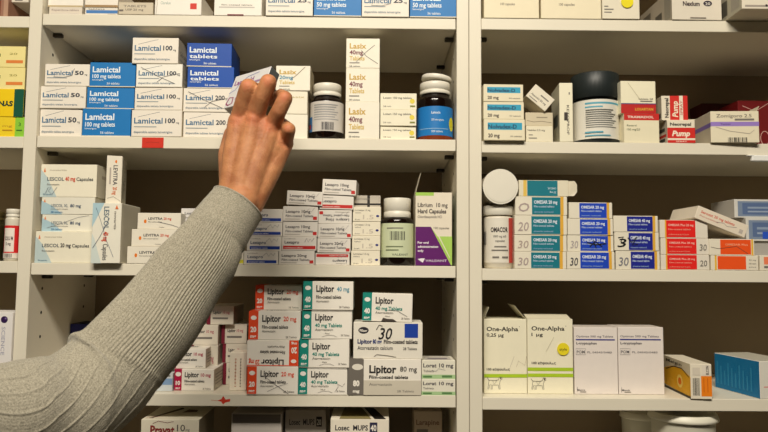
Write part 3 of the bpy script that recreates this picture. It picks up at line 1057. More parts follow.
carton('narrow white box standing on end with dotted print, left of the red-ended stack', 229.8, 352.5, 246.8, Z4 + .0003, .03, .04,
       dict(F=[('b', .32, .15, .37, .8, (190, 160, 140)), ('b', .62, .12, .66, .85, (160, 150, 140))] + [('r', .3, .1 + .09 * i, .4, .12 + .09 * i, (190, 120, 90)) for i in range(9)] + [('r', .62, .1 + .08 * i, .7, .12 + .08 * i, (130, 120, 110)) for i in range(10)], base=(230, 222, 204)))
carton('pale blue and white box half hidden behind the sleeve, left of the magenta-ended pair', 150, 373, 172.5, Z4 + .0003, .02, .08,
       dict(F=[('r', 0, .35, 1, .7, (130, 160, 196)), ('r', .1, .8, .9, .88, GR)], base=(206, 212, 214)))
carton('dark blue box deep in the shelf just above the sleeve', 70, 324, 98, Z4 + .0003 + .045, .15, .07,
       dict(F=[T_('Losferron', .1, .52, .75, .72, (220, 220, 230), bold=.02), ('r', .1, .36, .6, .42, (170, 170, 200))], base=(26, 28, 92), faces={'T': (20, 20, 60)}), ym=335)
carton('plain cream box under the dark blue box, deep in the shelf', 69, 355, 103, Z4 + .0003, .145, .085, dict(base=(196, 186, 164)), h=.0446, ym=370)

# --- middle bay, bottom shelf
prv = dict(F=[T_('Pravat', .16, .82, .58, .94, (140, 40, 40), bold=.03), T_('10', .62, .86, .76, .95, (90, 80, 76)), T_('mg', .77, .86, .84, .90, GR), T_('tablets', .62, .77, .76, .82, GR), SCR([(.2, .95), (.3, .98), (.45, .96), (.56, .975)], (120, 40, 40), .0008)],
           T=[('p', [(.1, .1), (.16, .1), (.5, .8), (.44, .9)], (60, 50, 44)), ('p', [(.55, .5), (.8, .55), (.78, .7), (.6, .75)], (120, 100, 84)), ('l', [(.05, .1), (.25, .2)], .001, (200, 90, 70))], base=(234, 226, 204), faces={'R': (150, 140, 120)})
carton('cream box with dark red lettering on the bottom shelf, below the sleeve', 141, 419.5, 199, Z5 + .0003, .0, .10, prv)
carton('grey-white box with a thin line on the bottom shelf, middle', 231.5, 413.5, 281.5, Z5 + .0003, .035, .10, dict(F=[('r', .3, .62, .92, .65, (120, 110, 104)), ('r', .02, .88, .98, .99, (120, 112, 104))], base=(206, 198, 190)))
los = dict(F=[T_('Losec  MUPS', .1, .82, .72, .9, (60, 56, 60), bold=.015), ('r', .76, .8, .9, .92, INK), T_('20', .78, .82, .88, .9, WH), ('r', .1, .7, .6, .73, GR)], base=(186, 178, 168))
carton('grey box with dark lettering on the bottom shelf, behind the brighter one', 285.3, 410, 326, Z5 + .0003, .05, .10, los, 'grey and white boxes on the bottom shelf')
los2 = dict(F=[T_('Losec  MUPS', .08, .865, .64, .935, (50, 48, 54), bold=.02), ('r', .67, .84, .8, .96, (44, 44, 70)), T_('40', .685, .86, .785, .94, WH, bold=.02), ('r', .08, .79, .78, .81, GR)],
            T=[('p', [(.75, .0), (.95, .0), (.72, 1), (.55, 1)], (30, 26, 22)), ('p', [(.15, 0), (.7, 0), (.5, 1), (.2, 1)], (140, 128, 84))], base=(230, 222, 204))
carton('bright white box with dark blue number square on the bottom shelf', 330.5, 419, 389, Z5 + .0003, .0, .09, los2, 'grey and white boxes on the bottom shelf')
carton('small dim box with brown print on the bottom shelf, near the middle post', 414, 411.5, 442, Z5 + .0003, .09, .06, dict(F=[T_('Larapine', .08, .82, .9, .9, (120, 90, 80), bold=.01), ('r', .1, .7, .5, .76, GR), ('r', .2, .0, .8, .55, (120, 40, 40))], base=(196, 180, 160)))

# --- left bay
LB1, LB2, LB3, LB4 = [z_ + TH for z_ in ZL]
yel = lambda n: dict(F=[T_('Tritace  M', -.5, .5, .5, .66, (110, 100, 40), bold=.02), T_('20', .68, .6, .84, .7, (150, 140, 60)), ('r', .62, .2, .96, .34, (222, 130, 60)), ('r', .0, .34, .4, .38, (190, 180, 120))], base=(236, 222, 150), faces={'R': (196, 186, 140)})
stack('of four at the photo\'s left edge', LB2, [
    ('yellow and lime green box', -24, 117, 24.3, dict(F=[('r', 0, 0, .81, 1, (236, 206, 40)), ('r', .81, 0, 1, 1, (140, 200, 60)), T_('mg', .55, .5, .75, .62, (190, 150, 40)), T_('3', .88, .55, .93, .75, (60, 110, 40)), ('r', .84, .3, .96, .36, (60, 110, 40)), ('r', .55, .3, .76, .36, (190, 140, 30))], base=(236, 206, 40))),
    ('yellow box with dark green end', -24, 89, 24.2, dict(F=[('r', .8, 0, 1, 1, (16, 84, 62)), T_('SYNFLEX', .1, .42, .78, .62, (30, 60, 50), bold=.04, flip=1)], base=(240, 204, 20), faces={'R': (14, 70, 52)}), dict(Y=.004)),
    ('pale yellow box', -24, 67.3, 24.6, yel(1), dict(Y=.006)),
    ('pale yellow box', -24, 46, 25, yel(2), dict(Y=.006))], Y=.004, d=.07)
carton('white box at the top left corner of the photo', 9, -20, 30 - 1.5, LB1 + .036, .03, .08, dict(F=[('r', .3, .05, .7, .12, GR)], base=(216, 208, 192)), ym=0, h=.05)
carton('brown cardboard box under the corner box on the top shelf', 10.5, 5.8, 28.6, LB1 + .0003, .09, .09, dict(base=(150, 132, 96)), h=.0352, ym=12)
carton('reddish brown box at the very left of the top shelf', -16, -20, 8.5, LB1 + .0003, .02, .08, dict(F=[('r', .82, 0, 1, 1, (176, 140, 116)), ('r', .4, .0, .7, 1, (120, 60, 40))], base=(150, 110, 90)), h=.08, ym=0)
bottle('small white pill bottle with red-framed label at the left edge of the photo', 5, 19, 209.5, LB3, .004, .83, .15, .93, glossy((214, 208, 190), .3), lab=(.05, .68, (214, 44, 44), [('r', .28, .2, .72, .92, (236, 226, 214)), T_('SOLU M', .33, .55, .67, .68, (60, 40, 44), bold=.02), T_('5 mg', .4, .4, .6, .5, (60, 40, 44), bold=.02), ('r', .0, .0, 1, .16, (232, 224, 210)), ('b', .36, .02, .66, .14, INK)], -95, 95), cap_ripple=.01)
bottle('dark olive bottle cut by the left edge of the photo', -14, 4, 212, LB3, .006, .74, .18, .8, glossy((44, 40, 18), .3), capmat=glossy((70, 60, 30), .4), cap_ripple=.01)
carton('white box standing upright with purple disc at the left edge', -22, 312.5, 12.6, LB4 + .0003, -.004, .06,
       dict(F=[('e', .76, .91, .0056, (48, 24, 74)), ('e', .80, .925, .0016, (120, 100, 150)), T_('SCIENCE', .70, .46, .82, .82, (170, 170, 186), down=1), ('r', .74, .1, .78, .3, (150, 144, 150)), ('r', .5, .3, .54, .8, (214, 180, 160))], base=(230, 226, 222)))

# --- right bay, top shelf
cw = lambda txt, n='': dict(F=[T_(txt, .3, .22, .56, .27, (120, 110, 96), bold=.01), ('r', 0, 0, 1, .008, (190, 180, 150))], base=(232, 221, 190))
gA = 'cream boxes at the left of the right bay\'s top shelf'
carton('plain cream box on the right bay top shelf, touching the middle post', 484, -40, 539, P1 + .0003, .0, .08, cw('100 capsules'), gA, ym=5)
carton('plain cream box on the right bay top shelf, second from the middle post', 541, -40, 601, P1 + .0003, .0, .08, cw('100 capsules'), gA, ym=5)
carton('cream box with yellow round sticker on the right bay top shelf', 602.3, -40, 639.5, P1 + .0003, -.002, .08, dict(F=[('r', .05, .1, .25, .12, GR), ('r', .05, .2, .16, .22, GR), ('r', .05, .15, .3, .17, GR)], base=(226, 218, 196)), gA, ym=5, parts=sticker(.66, .285, .0105, '', (232, 216, 20)))
nex = lambda: dict(F=[T_('Nexium', .22, .44, .56, .60, (60, 46, 50), bold=.03), ('e', .72, .52, .0075, (50, 40, 54), .005), T_('20', .67, .47, .77, .57, WH), ('r', .36, .04, .68, .08, (120, 110, 100))],
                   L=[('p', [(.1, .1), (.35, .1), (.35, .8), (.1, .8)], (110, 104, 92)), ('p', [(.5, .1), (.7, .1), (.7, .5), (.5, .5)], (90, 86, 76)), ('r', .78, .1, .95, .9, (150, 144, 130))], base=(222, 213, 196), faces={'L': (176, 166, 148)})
carton('white box with dark lettering and black dot, right bay top shelf', 672, -12, 722, P1 + .0003, -.002, .13, nex(), 'white boxes at the right of the top shelf', ym=5, yaw=1)
carton('white box overhanging the shelf edge at the top right corner', 742, -30, 800, P1 + .0003, -.052, .15, dict(F=[('r', .05, .05, .9, .1, (160, 150, 140)), ('e', .42, .09, .002, INK)], L=nex()['L'], base=(226, 217, 198), faces={'L': (170, 164, 144)}), 'white boxes at the right of the top shelf', ym=2)

# --- right bay, second shelf


def nok():
    return dict(F=[('r', .09, .5, .93, .84, (48, 156, 190)), T_('Nolvadex-D', .1, .56, .8, .78, (24, 60, 92), bold=.02), T_('20 mg', .1, .14, .38, .34, (70, 60, 54), bold=.02), T_('30 tablets', .64, .16, .92, .24, GR), ('r', 0, 0, 1, .02, (170, 160, 130))], base=(228, 219, 190))


stack('of the right bay\'s turquoise-banded three', P2, [
    ('cream box with turquoise band', 484, 119.3, 525, nok()),
    ('cream box with turquoise band', 483.6, 101.7, 524, nok(), dict(yaw=.6)),
    ('cream box with turquoise band', 483.6, 84.3, 523.3, nok())], Y=-.006, d=.06, group='cream boxes with turquoise bands')
zs = stack('of two beside the turquoise-banded stack', P2, [
    ('small cream box with black print', 526, 126, 553, dict(F=[T_('Nebilet 2.5 mg', .06, .68, .7, .8, (80, 74, 66), bold=.01), ('r', .1, .4, .25, .46, GR), ('r', .1, .2, .4, .26, GR)], base=(230, 222, 196))),
    ('crumpled cream box', 525.5, 112.5, 553, dict(F=[SCR([(.05, .4), (.3, .3), (.6, .35), (.95, .25)], (120, 104, 84), .0008), ('r', .4, .6, .8, .68, (150, 140, 120))], base=(206, 194, 166)))], Y=.004, d=.055)
# box resting on one edge in the gap
tb = carton_mesh(.0415, .05, .0265, F=[T_('Atenolol 50 mg', .1, .3, .85, .45, (90, 84, 78), bold=.01), ('r', .45, .6, .85, .68, GR), ('r', .1, .12, .5, .17, GR)], base=(226, 218, 198)).build('medicine_box')
_p = at(526.0, 90.5, .0)
tb.rotation_euler = (0, math.radians(40), 0)
# left corner of its lower long side sits at _p; the low corner is then held by the crumpled box
low = Vector((.0415 * math.cos(math.radians(40)), 0, -.0415 * math.sin(math.radians(40))))
tb.location = (_p.x - .0002, .0, zs + .0415 * math.sin(math.radians(40)) + .0003)
tag(tb, 'small cream box tipped onto one corner above the crumpled box', 'medicine box')
carton('tall narrow cream box on end with vertical lettering, left of the black jar', 559.2, 83, 572.3, P2 + .0003, .002, .07,
       dict(F=[T_('KETOPROF', .55, .12, .75, .62, (80, 74, 66), down=1, bold=.01), ('r', .35, .36, .62, .5, (54, 46, 40)), ('r', .7, .8, .8, .84, GR)], L=[('r', .3, .3, .8, .5, (90, 96, 90))], base=(232, 226, 200), faces={'L': (196, 192, 170)}), yaw=-4)
jb, r, H = bottle('large black ribbed jar with white text-covered label, right bay second shelf', 573.6, 619.4, 77, P2, .004, .62, .36, 1.0, glossy((28, 34, 34), .35), capmat=glossy((34, 40, 40), .45), neck=.9, round_=.12,
                  lab=(.06, .60, (222, 218, 206), [('r', .26, .88, .8, .93, (90, 160, 180)), ('r', .26, .79, .5, .83, (90, 160, 180))] + lines(9, .26, .76, .27, .74, (110, 110, 104), .42) + [('r', .26, .14, .5, .18, (90, 160, 180)), ('r', .26, .06, .6, .09, (90, 160, 180))], -88, 88), name='pill_jar', cap_ripple=.02, seam=False)
stack('of two right of the black jar', P2, [
    ('cream box with red top band', 624, 113.5, 659.2, dict(F=[('r', 0, .77, 1, 1, (196, 40, 36)), T_('TRAMADOL', .1, .84, .85, .93, (236, 214, 200), bold=.02), T_('Retard', .08, .56, .35, .63, (96, 106, 80)), T_('100 mg/20', .08, .42, .45, .5, (96, 106, 80))], base=(230, 222, 192))),
    ('cream box with red lower band', 620.7, 81, 655.7, dict(F=[('r', 0, 0, 1, .28, (186, 36, 34)), T_('LOSARTAN', .4, .09, .92, .18, (222, 180, 60), bold=.01), ('r', 0, .28, 1, .31, (90, 70, 120)), T_('tablets 28', .5, .42, .92, .48, GR), SCR([(.2, .95), (.55, .42)], (180, 170, 140)), ('r', .55, .36, .9, .39, GR)], base=(234, 228, 200)))], Y=.003, d=.05)
pmp = dict(F=[('r', 0, .0, .32, 1, (228, 218, 196)), ('r', .32, 0, .68, 1, (206, 40, 32)), T_('Pump', .38, .12, .62, .78, (240, 226, 200), up=1, bold=.02, shear=.2), T_('Neorepal', .1, .1, .26, .9, INK, up=1, bold=.02), ('r', .68, 0, .82, 1, (232, 222, 200)), ('r', .82, 0, 1, 1, (206, 40, 32)), T_('SPRAY', .70, .2, .8, .8, (190, 60, 50), up=1)],
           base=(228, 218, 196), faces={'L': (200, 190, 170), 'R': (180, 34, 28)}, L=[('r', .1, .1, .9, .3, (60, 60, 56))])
pmp2 = dict(F=[('r', 0, .2, 1, .66, (206, 40, 32)), T_('Pump', .16, .3, .82, .56, (242, 228, 206), bold=.03, shear=.25), T_('Neorepal', .1, .75, .86, .9, INK, bold=.02), ('r', 0, .12, 1, .2, (232, 222, 200)), ('r', 0, 0, 1, .12, (206, 40, 32)), T_('SPRAY', .3, .03, .7, .1, (240, 220, 200))],
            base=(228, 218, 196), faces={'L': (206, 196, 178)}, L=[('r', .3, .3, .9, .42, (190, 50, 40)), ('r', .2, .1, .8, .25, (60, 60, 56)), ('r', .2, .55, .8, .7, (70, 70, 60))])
stack('of two red and white spray boxes, second shelf', P2, [
    ('box printed with horizontal lettering', 667.3, 120, 694.5, pmp2, dict(Y=.002, yaw=-2)),
    ('box turned sideways with vertical lettering', 661.5, 96, 686.8, pmp, dict(Y=.006, yaw=-3))], d=.05, group='red and white spray boxes')
lil = dict(F=[('r', 0, .52, 1, .66, (150, 124, 196)), T_('Tasmar', .2, .56, .42, .63, (80, 60, 130)), T_('Zomigoro 2.5', .12, .8, .85, .92, (110, 100, 92)), ('r', .5, .7, .9, .76, GR), ('b', .35, .0, .75, .16, (40, 40, 36)), SCR([(.1, .5), (.4, .36), (.8, .28), (.9, .4)], (170, 160, 150))],
           L=[('r', 0, .5, 1, .64, (130, 110, 176))], base=(226, 217, 190), faces={'L': (200, 190, 168)})
carton('open cream box with lilac band, leaning before the dark red box', 710.5, 111.5, 757, P2 + .0003, -.004, .10, lil, yaw=-4, parts=multi(flap(.0, 1, 50, .018, (206, 196, 172), 'back', 'top_flap'), flap(.1, .9, 28, .012, (200, 190, 166), 'right', 'side_flap')))
rb = carton_mesh(.16, .085, .100, F=[SCR([(.12 + .06 * math.cos(t * .5) * (1 + t * .02), .45 + .2 * math.sin(t * .5) * (1 + t * .02)) for t in range(26)], (200, 160, 150), .0012), SCR([(.3 + .05 * math.cos(t * .5), .3 + .13 * math.sin(t * .5)) for t in range(14)], (200, 160, 150), .0012), SCR([(.05, .9), (.2, .8), (.35, .95)], (200, 160, 150), .001)], base=(104, 14, 18)).build('gift_box')
_p = at(739, 140, .105)
rb.location = (_p.x, .105, P2 + .0003)
rb.rotation_euler = (0, 0, math.radians(0))
tag(rb, 'glossy dark red box with white swirls at the right edge, second shelf', 'box')
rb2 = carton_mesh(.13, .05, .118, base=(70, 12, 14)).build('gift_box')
_p = at(712, 120, .16)
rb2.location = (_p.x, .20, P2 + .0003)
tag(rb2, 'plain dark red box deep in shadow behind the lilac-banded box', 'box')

# --- right bay, third shelf
ob_, r, H = bottle('white pill bottle with red and black label, left end of right bay third shelf', 484.5, 513, 206.5, P3, .006, .83, .155, 1.05, glossy((222, 214, 196), .32), round_=.12,
                   lab=(.09, .80, (226, 220, 206), [T_('OMACOR', .28, .68, .66, .80, (50, 40, 40), bold=.03), T_('1000 mg soft', .34, .56, .62, .62, INK), T_('capsules', .38, .46, .58, .52, INK), ('r', .36, .34, .62, .37, GR), ('r', .3, .26, .66, .29, GR), ('r', .32, .1, .46, .14, GR), ('r', .52, .1, .66, .14, GR), ('r', .68, 0, .86, 1, (190, 70, 60)), ('b', .0, .4, .16, .7, (40, 40, 50))], -92, 92), neck=.9, cap_ripple=.012, seam=False, group='white pill bottles of the right bay')
# lying bottle, its cap towards the camera
lt = thing('pill_bottle', 'white pill bottle lying on its side with round cap facing out', 'bottle', 'white pill bottles of the right bay')
c0 = at(500.6, 187.0, -.002)
rr_ = .0292
lt.location = (c0.x, -.002, P3 + .0003 + H + .0009 + rr_)
lt.rotation_euler = (math.radians(-90), 0, 0)
b = MB()
b.lathe([(rr_, 0), (rr_ * 1.0, .0015), (rr_, .013), (rr_ * .93, .0145)], CAPW, 72, ripple=.01)
b.add([(rr_ * .9 * math.cos(t * math.pi / 24), rr_ * .9 * math.sin(t * math.pi / 24), -.0006) for t in range(48)], [tuple(range(48))[::-1]], CAPW)
b.build('cap', lt)
b = MB()
b.lathe([(rr_ * .9, .0145), (rr_ * .96, .022), (rr_ * .98, .03), (rr_ * .98, .085), (rr_ * .9, .09)], glossy((222, 214, 196), .32), 48)
b.build('bottle_body', lt)


def ome(co, u0, u1, hand='', hc=(172, 156, 152), stripe=(222, 170, 60), txt='OMESAR 20 mg', ex=()):
    F = [('r', u0, .04, u1, .96, co), ('r', u1 + .0, .0, u1 + .06, 1, stripe), T_(txt, u0 + .04, .62, u1 - .06, .82, (220, 228, 240), bold=.02), T_('Film-coated tablets', u0 + .04, .42, u1 - .12, .54, (190, 206, 226), bold=.005), T_('olmesartan medoxomil', u0 + .04, .14, u1 - .14, .24, (150, 176, 210))]
    if hand:
        F.append(T_(hand, .06, .2, u0 - .05, .72, hc, shear=.15))
    return dict(F=F + list(ex), base=(226, 219, 200), faces={'L': (206, 198, 178)})


TL, OB, DB, OR_, RD = (16, 116, 132), (24, 66, 186), (26, 36, 138), (236, 84, 28), (226, 34, 30)
gO = 'teal and white tablet boxes beside the white pill bottles'
stack('of the teal-and-white stack', P3, [
    ('teal and white box with handwritten 30', 514.5, 251.7, 566.5, ome(TL, .32, .87, '30')),
    ('teal and white box with faint 30', 514.5, 235, 566.8, ome(TL, .32, .87, '30', (176, 160, 150))),
    ('teal and white box with scribbled end', 514.6, 215.5, 567, ome(TL, .32, .87, '20')),
    ('teal and white box with circled scribble', 515.3, 196.5, 567.2, ome(TL, .32, .87, 'O'))], Y=.002, d=.06, group=gO)
_ze = at(540, 196.5, .002).z + G_


def endflap(t, w, d, h):
    b_ = MB()
    vs = [(w, .002, .001), (w, .002, h - .001), (w + .010, -.001, h - .001), (w + .014, -.001, h * .75), (w + .014, -.001, h * .3), (w + .009, -.001, .001)]
    n = len(vs)
    vs2 = [(x, y + .0006, z_) for x, y, z_ in vs]
    fs = [tuple(range(n))[::-1], tuple(range(n, 2 * n))] + [(i, (i + 1) % n, n + (i + 1) % n, n + i) for i in range(n)]
    b_.add(vs + vs2, fs, paper((214, 205, 182)))
    b_.build('end_flap', t)


carton('teal box with opened white end flap, topmost of the teal stack', 518.8, 180.3, 568.5, _ze + .0003, .004, .055,
       dict(F=[('r', .17, .02, .78, .98, TL), ('r', .09, 0, .16, 1, (222, 186, 90)), T_('OMESAR', .58, .46, .75, .6, (200, 220, 230), flip=1), T_('20 mg', .62, .2, .75, .34, (200, 220, 230), flip=1)], base=(222, 214, 190)), gO, parts=endflap)
stack('of the royal blue stack', P3, [
    ('royal blue box with handwritten 30', 567, 251.7, 614.7, ome(OB, .28, .88, '30', (60, 60, 70))),
    ('royal blue box with black star scrawl', 567.5, 235.3, 613.7, ome(OB, .28, .88, '30', (170, 160, 160), ex=[SCR([(.48, .3), (.6, .62), (.75, .3)], (20, 20, 24), .0018), SCR([(.42, .55), (.6, .42), (.84, .5)], (20, 20, 24), .0018), SCR([(.56, .7), (.62, .2)], (20, 20, 24), .0014)])),
    ('royal blue box with blank white end', 567.7, 218.7, 613, ome(OB, .27, .88)),
    ('royal blue box with blank white end', 569, 202.5, 612.3, ome(OB, .24, .87))], Y=.002, d=.06, group='royal blue and white tablet boxes')
stack('of the navy stack', P3, [
    ('navy box with faint handwritten 30', 615.8, 251, 660, ome(DB, .34, .88, '30', (120, 120, 130), txt='OMESAR 40 mg')),
    ('navy box with thick black scrawl', 614.5, 232.3, 659, ome(DB, .32, .86, '3', (20, 20, 24), txt='OMESAR 40 mg', ex=[SCR([(.3, .7), (.38, .45), (.5, .75), (.4, .3), (.52, .35)], (18, 18, 22), .002), SCR([(.08, .7), (.2, .75), (.14, .5), (.22, .3), (.08, .22)], (18, 18, 22), .0014)])),
    ('navy box with glare and blank white end', 613.6, 215.8, 658, ome(DB, .3, .88, txt='OMESAR 40 mg'))], Y=.003, d=.06, group='navy and white tablet boxes')
rdx = lambda h='', hc=GR: dict(F=[('r', .13, .04, .74, .98, RD), ('r', .1, 0, .13, 1, (226, 170, 60)), T_('OMESAR Plus 20 mg', .17, .66, .7, .8, (242, 190, 176), bold=.01), T_('Film-coated tablets', .17, .44, .64, .54, (240, 170, 150)), T_('olmesartan', .17, .16, .6, .26, (236, 150, 130))] + ([T_(h, .8, .25, .95, .7, hc, shear=.1)] if h else []), base=(224, 216, 200))
stack('of the red stack, third shelf', P3, [
    ('red box with faint 20 on white end', 661, 254.8, 709.3, rdx('20')),
    ('red box with faint 30 on white end', 660.8, 238.3, 709, rdx('30')),
    ('red box with plain white end', 660, 220, 708, rdx())], Y=.003, d=.06, group='red and white tablet boxes')
orx = lambda a, b_, sc=0: dict(F=[('r', a, .06, b_, .96, OR_)] + ([('r', b_ + .01, 0, b_ + .05, 1, (230, 180, 60)), T_('OMESAR Plus', .35, .6, .85, .74, (246, 180, 140)), SCR([(.03, .5), (.2, .4), (.6, .55), (.85, .1)], (90, 70, 60), .0007)] if sc else [('r', a - .06, 0, a - .02, 1, (230, 180, 60)), T_('40 mg', .8, .66, .95, .76, GR), T_('28 tabs', .8, .42, .95, .52, GR), T_('plus', .8, .2, .95, .28, GR)]), base=(228, 220, 200))
stack('of two under the slanted box', P3, [
    ('orange box with white right end', 711, 255.6, 758, orx(.14, .74)),
    ('orange box with white left end, pen line', 709.5, 239, 754.6, orx(.24, .92, 1))], Y=.002, d=.055, group='orange and white tablet boxes')
carton('white and orange box cut by the right edge, third shelf', 760, 255.5, 800, P3 + .0003, .002, .055, dict(F=[('r', .1, .4, .7, .9, (236, 130, 90)), ('r', .1, .15, .6, .3, GR)], base=(228, 220, 200)))
# slanted box leaning on the red and orange stacks
A, Bq = at(698.5, 205.5, .0), at(749.5, 225.5, .0)
ang = math.atan2(A.z - Bq.z, Bq.x - A.x)
wl = math.hypot(A.z - Bq.z, Bq.x - A.x)
sb = carton_mesh(wl, .09, .022, F=[T_('Seroxat 20 mg tablets', .08, .55, .75, .78, (206, 90, 70), bold=.015), T_('Paroxetine', .08, .28, .45, .42, (196, 120, 100)), SCR([(.4, .3), (.55, .45), (.62, .3), (.8, .5)], (120, 100, 110), .0006), ('r', .86, .2, .93, .5, (190, 180, 170))], base=(228, 216, 196)).build('medicine_box')
sb.rotation_euler = (0, ang, math.radians(2))
sb.location = (A.x - .022 * math.sin(ang), -.001, A.z - .022 * math.cos(ang))
tag(sb, 'slanting cream box with red lettering leaning across the orange boxes', 'medicine box')
pk = lambda: dict(F=[('r', .05, .08, .98, .9, (120, 136, 160)), ('r', .12, .18, .9, .8, (88, 108, 146)), ('r', .2, .5, .8, .6, (140, 156, 180)), ('r', .2, .3, .6, .38, (150, 164, 186))], base=(206, 204, 198), faces={'L': (176, 172, 164)})
stack('of two at the right edge behind the slanted box', P3, [
    ('translucent grey-blue pack', 748, 241.5, 800, dict(base=(160, 156, 150)), dict(Y=.045, label='dim grey pack under the two grey-blue packs at the right edge')),
    ('grey-blue pack with bright blue patch', 746, 218, 800, dict(F=pk()['F'] + [('r', .3, .1, .45, .4, (40, 80, 190))], base=(206, 204, 198), faces={'L': (176, 172, 164)}), dict(Y=.04, label='grey-blue pack with bright blue patch, lower of two at the right edge')),
    ('grey-blue pack', 734.5, 199.5, 800, pk(), dict(Y=.045, label='grey-blue pack with pale frame, upper of two at the right edge', roll=-0.0))], d=.08)

# --- right bay, fourth shelf


def dog(u, v, s, asp):
    """small line drawing of a dog, as printed on the box"""
    pts = [(0, .55), (.05, .75), (.5, .72), (.72, .78), (.8, 1.0), (.98, .98), (1.0, .84), (.86, .76), (.8, .5), (.84, .1), (.76, .1), (.7, .42), (.62, .4), (.3, .4), (.26, .1), (.18, .1), (.2, .42), (.1, .44), (.02, .1), (-.05, .12), (.0, .45)]
    return [SCR([(u + x * s, v + y * s * asp) for x, y in pts] + [(u, v + .55 * s * asp)], (96, 92, 84), .0007), SCR([(u + .05 * s, v + .7 * s * asp), (u - .1 * s, v + .95 * s * asp)], (96, 92, 84), .0007),
            ('e', u + .88 * s, v + .9 * s * asp, .0012, (60, 56, 50)), SCR([(u + .3 * s, v + .72 * s * asp), (u + .4 * s, v + .45 * s * asp), (u + .6 * s, v + .74 * s * asp)], (96, 92, 84), .0005)]


LIME = (168, 198, 44)
oa1 = dict(F=[T_('One-Alpha', .06, .84, .80, .905, INK, bold=.015), ('e', .83, .9, .0006, INK), T_('0,25 µg', .06, .765, .46, .815, INK, bold=.012), T_('100 κάψουλες', .06, .31, .6, .345, INK, bold=.02), ('r', 0, .215, 1, .262, LIME)] + dog(.1, .04, .32, .58) +
              [SCR([(.75, .36), (.8, .44), (.95, .38), (.99, .5)], (170, 150, 130), .0005), SCR([(.6, .35), (.7, .5)], (190, 180, 170), .0005)], base=(236, 230, 204))
oa2 = dict(F=[T_('One-Alpha', .09, .845, .82, .91, INK, bold=.015), ('e', .85, .905, .0006, INK), T_('1 µg', .09, .77, .34, .82, INK, bold=.012), T_('100 κάψουλες', .09, .395, .62, .43, INK, bold=.02), ('r', 0, .305, 1, .35, LIME), ('r', 0, .225, 1, .27, LIME)] + dog(.1, .04, .3, .58) +
              [SCR([(.4, .56), (.58, .76)], (190, 184, 160), .0005)], base=(236, 230, 204))
gN = 'tall white and lime green capsule boxes'
carton('tall white box with one lime stripe and open raised flaps, fourth shelf', 484, 319.3, 526.8, P4 + .0003, .034, .07, oa1, gN,
       parts=multi(flap(.0, .9, 22, .022, (196, 188, 160), 'left', 'side_flap'), flap(.1, .9, -40, .030, (200, 192, 166), 'right', 'side_flap')), yaw=1)
carton('tall white box with two lime stripes and a round yellow sticker', 527.3, 319, 572.6, P4 + .0003, .034, .055, oa2, gN,
       parts=multi(sticker(.78, .60, .0104, 'style', (232, 214, 40)), flap(.0, .97, 78, .03, (222, 214, 188), 'front', 'top_flap')))
opt = lambda: dict(F=[T_('Optimax 500 mg Tablets', .05, .85, .9, .885, (100, 96, 110), bold=.008), ('r', .04, .805, .94, .825, (54, 48, 130)), T_('L-tryptophan', .05, .745, .52, .785, (60, 60, 70), bold=.015), T_('POM', .06, .61, .24, .66, (80, 80, 86)),
                      SCR([(.04, .59), (.26, .59), (.26, .68), (.04, .68), (.04, .59)], (90, 90, 96), .0004), T_('PL 04543/0483', .3, .615, .86, .645, (130, 126, 130)), T_('Merck', .06, .05, .24, .08, (90, 86, 90)), SCR([(.05, .03), (.06, .11)], (90, 86, 90), .0005), ('r', .12, .03, .26, .04, GR)], base=(228, 219, 212), faces={'T': (216, 206, 196)})
gQ = 'tall pinkish white boxes with a thin violet line'
carton('tall pinkish white box with violet line, beside the lime-striped box', 574, 327.5, 617.3, P4 + .0003, .034, .055, opt(), gQ)
carton('tall pinkish white box with violet line, second from the lime-striped box', 618, 327.3, 663.3, P4 + .0003, .034, .055, opt(), gQ)
flo = dict(F=[('r', .5, .08, 1, .66, (236, 130, 24)), ('b', .1, .1, .42, .6, INK), ('r', .55, .68, .95, .97, (226, 216, 200)), T_('ELCON', .72, .7, .86, .95, INK, up=1, bold=.02), ('r', .1, .68, .45, .9, (214, 204, 186)), ('l', [(.62, .2), (.62, .6)], .0008, (190, 90, 20)), ('l', [(.8, .2), (.8, .6)], .0008, (190, 90, 20))],
           L=[('p', [(0, .1), (1, .04), (1, .62), (.7, .78), (.35, .76), (0, .6)], (226, 168, 30)), ('e', .62, .38, .012, (244, 214, 110), .011), ('e', .62, .38, .007, (232, 120, 24), .006), ('l', [(.1, .6), (.4, .76), (.7, .78), (.95, .6)], .0015, (60, 50, 30)), T_('Melgin', .1, .84, .7, .94, (60, 60, 50)), ('r', 0, 0, 1, .07, (60, 50, 30))],
           base=(230, 221, 200), faces={'L': (206, 196, 170)})
carton('small box with orange end and bar code, beside the pinkish white boxes', 690.3, 364, 711, P4 + .0003, -.002, .115, flo, yaw=-3)
carton('long blue box with white end, turned at an angle, right edge of fourth shelf', 759.5, 361.5, 800, P4 + .0003, .0, .11,
       dict(F=[('r', .1, .3, .5, .33, (220, 150, 140))], L=[('r', .05 + .085 * i, .14, .085 + .085 * i, .78 - .12 * (i % 3), (44, 132, 176)) for i in range(10)], base=(226, 222, 210), faces={'L': (22, 112, 160), 'T': (190, 186, 170)}), yaw=10)

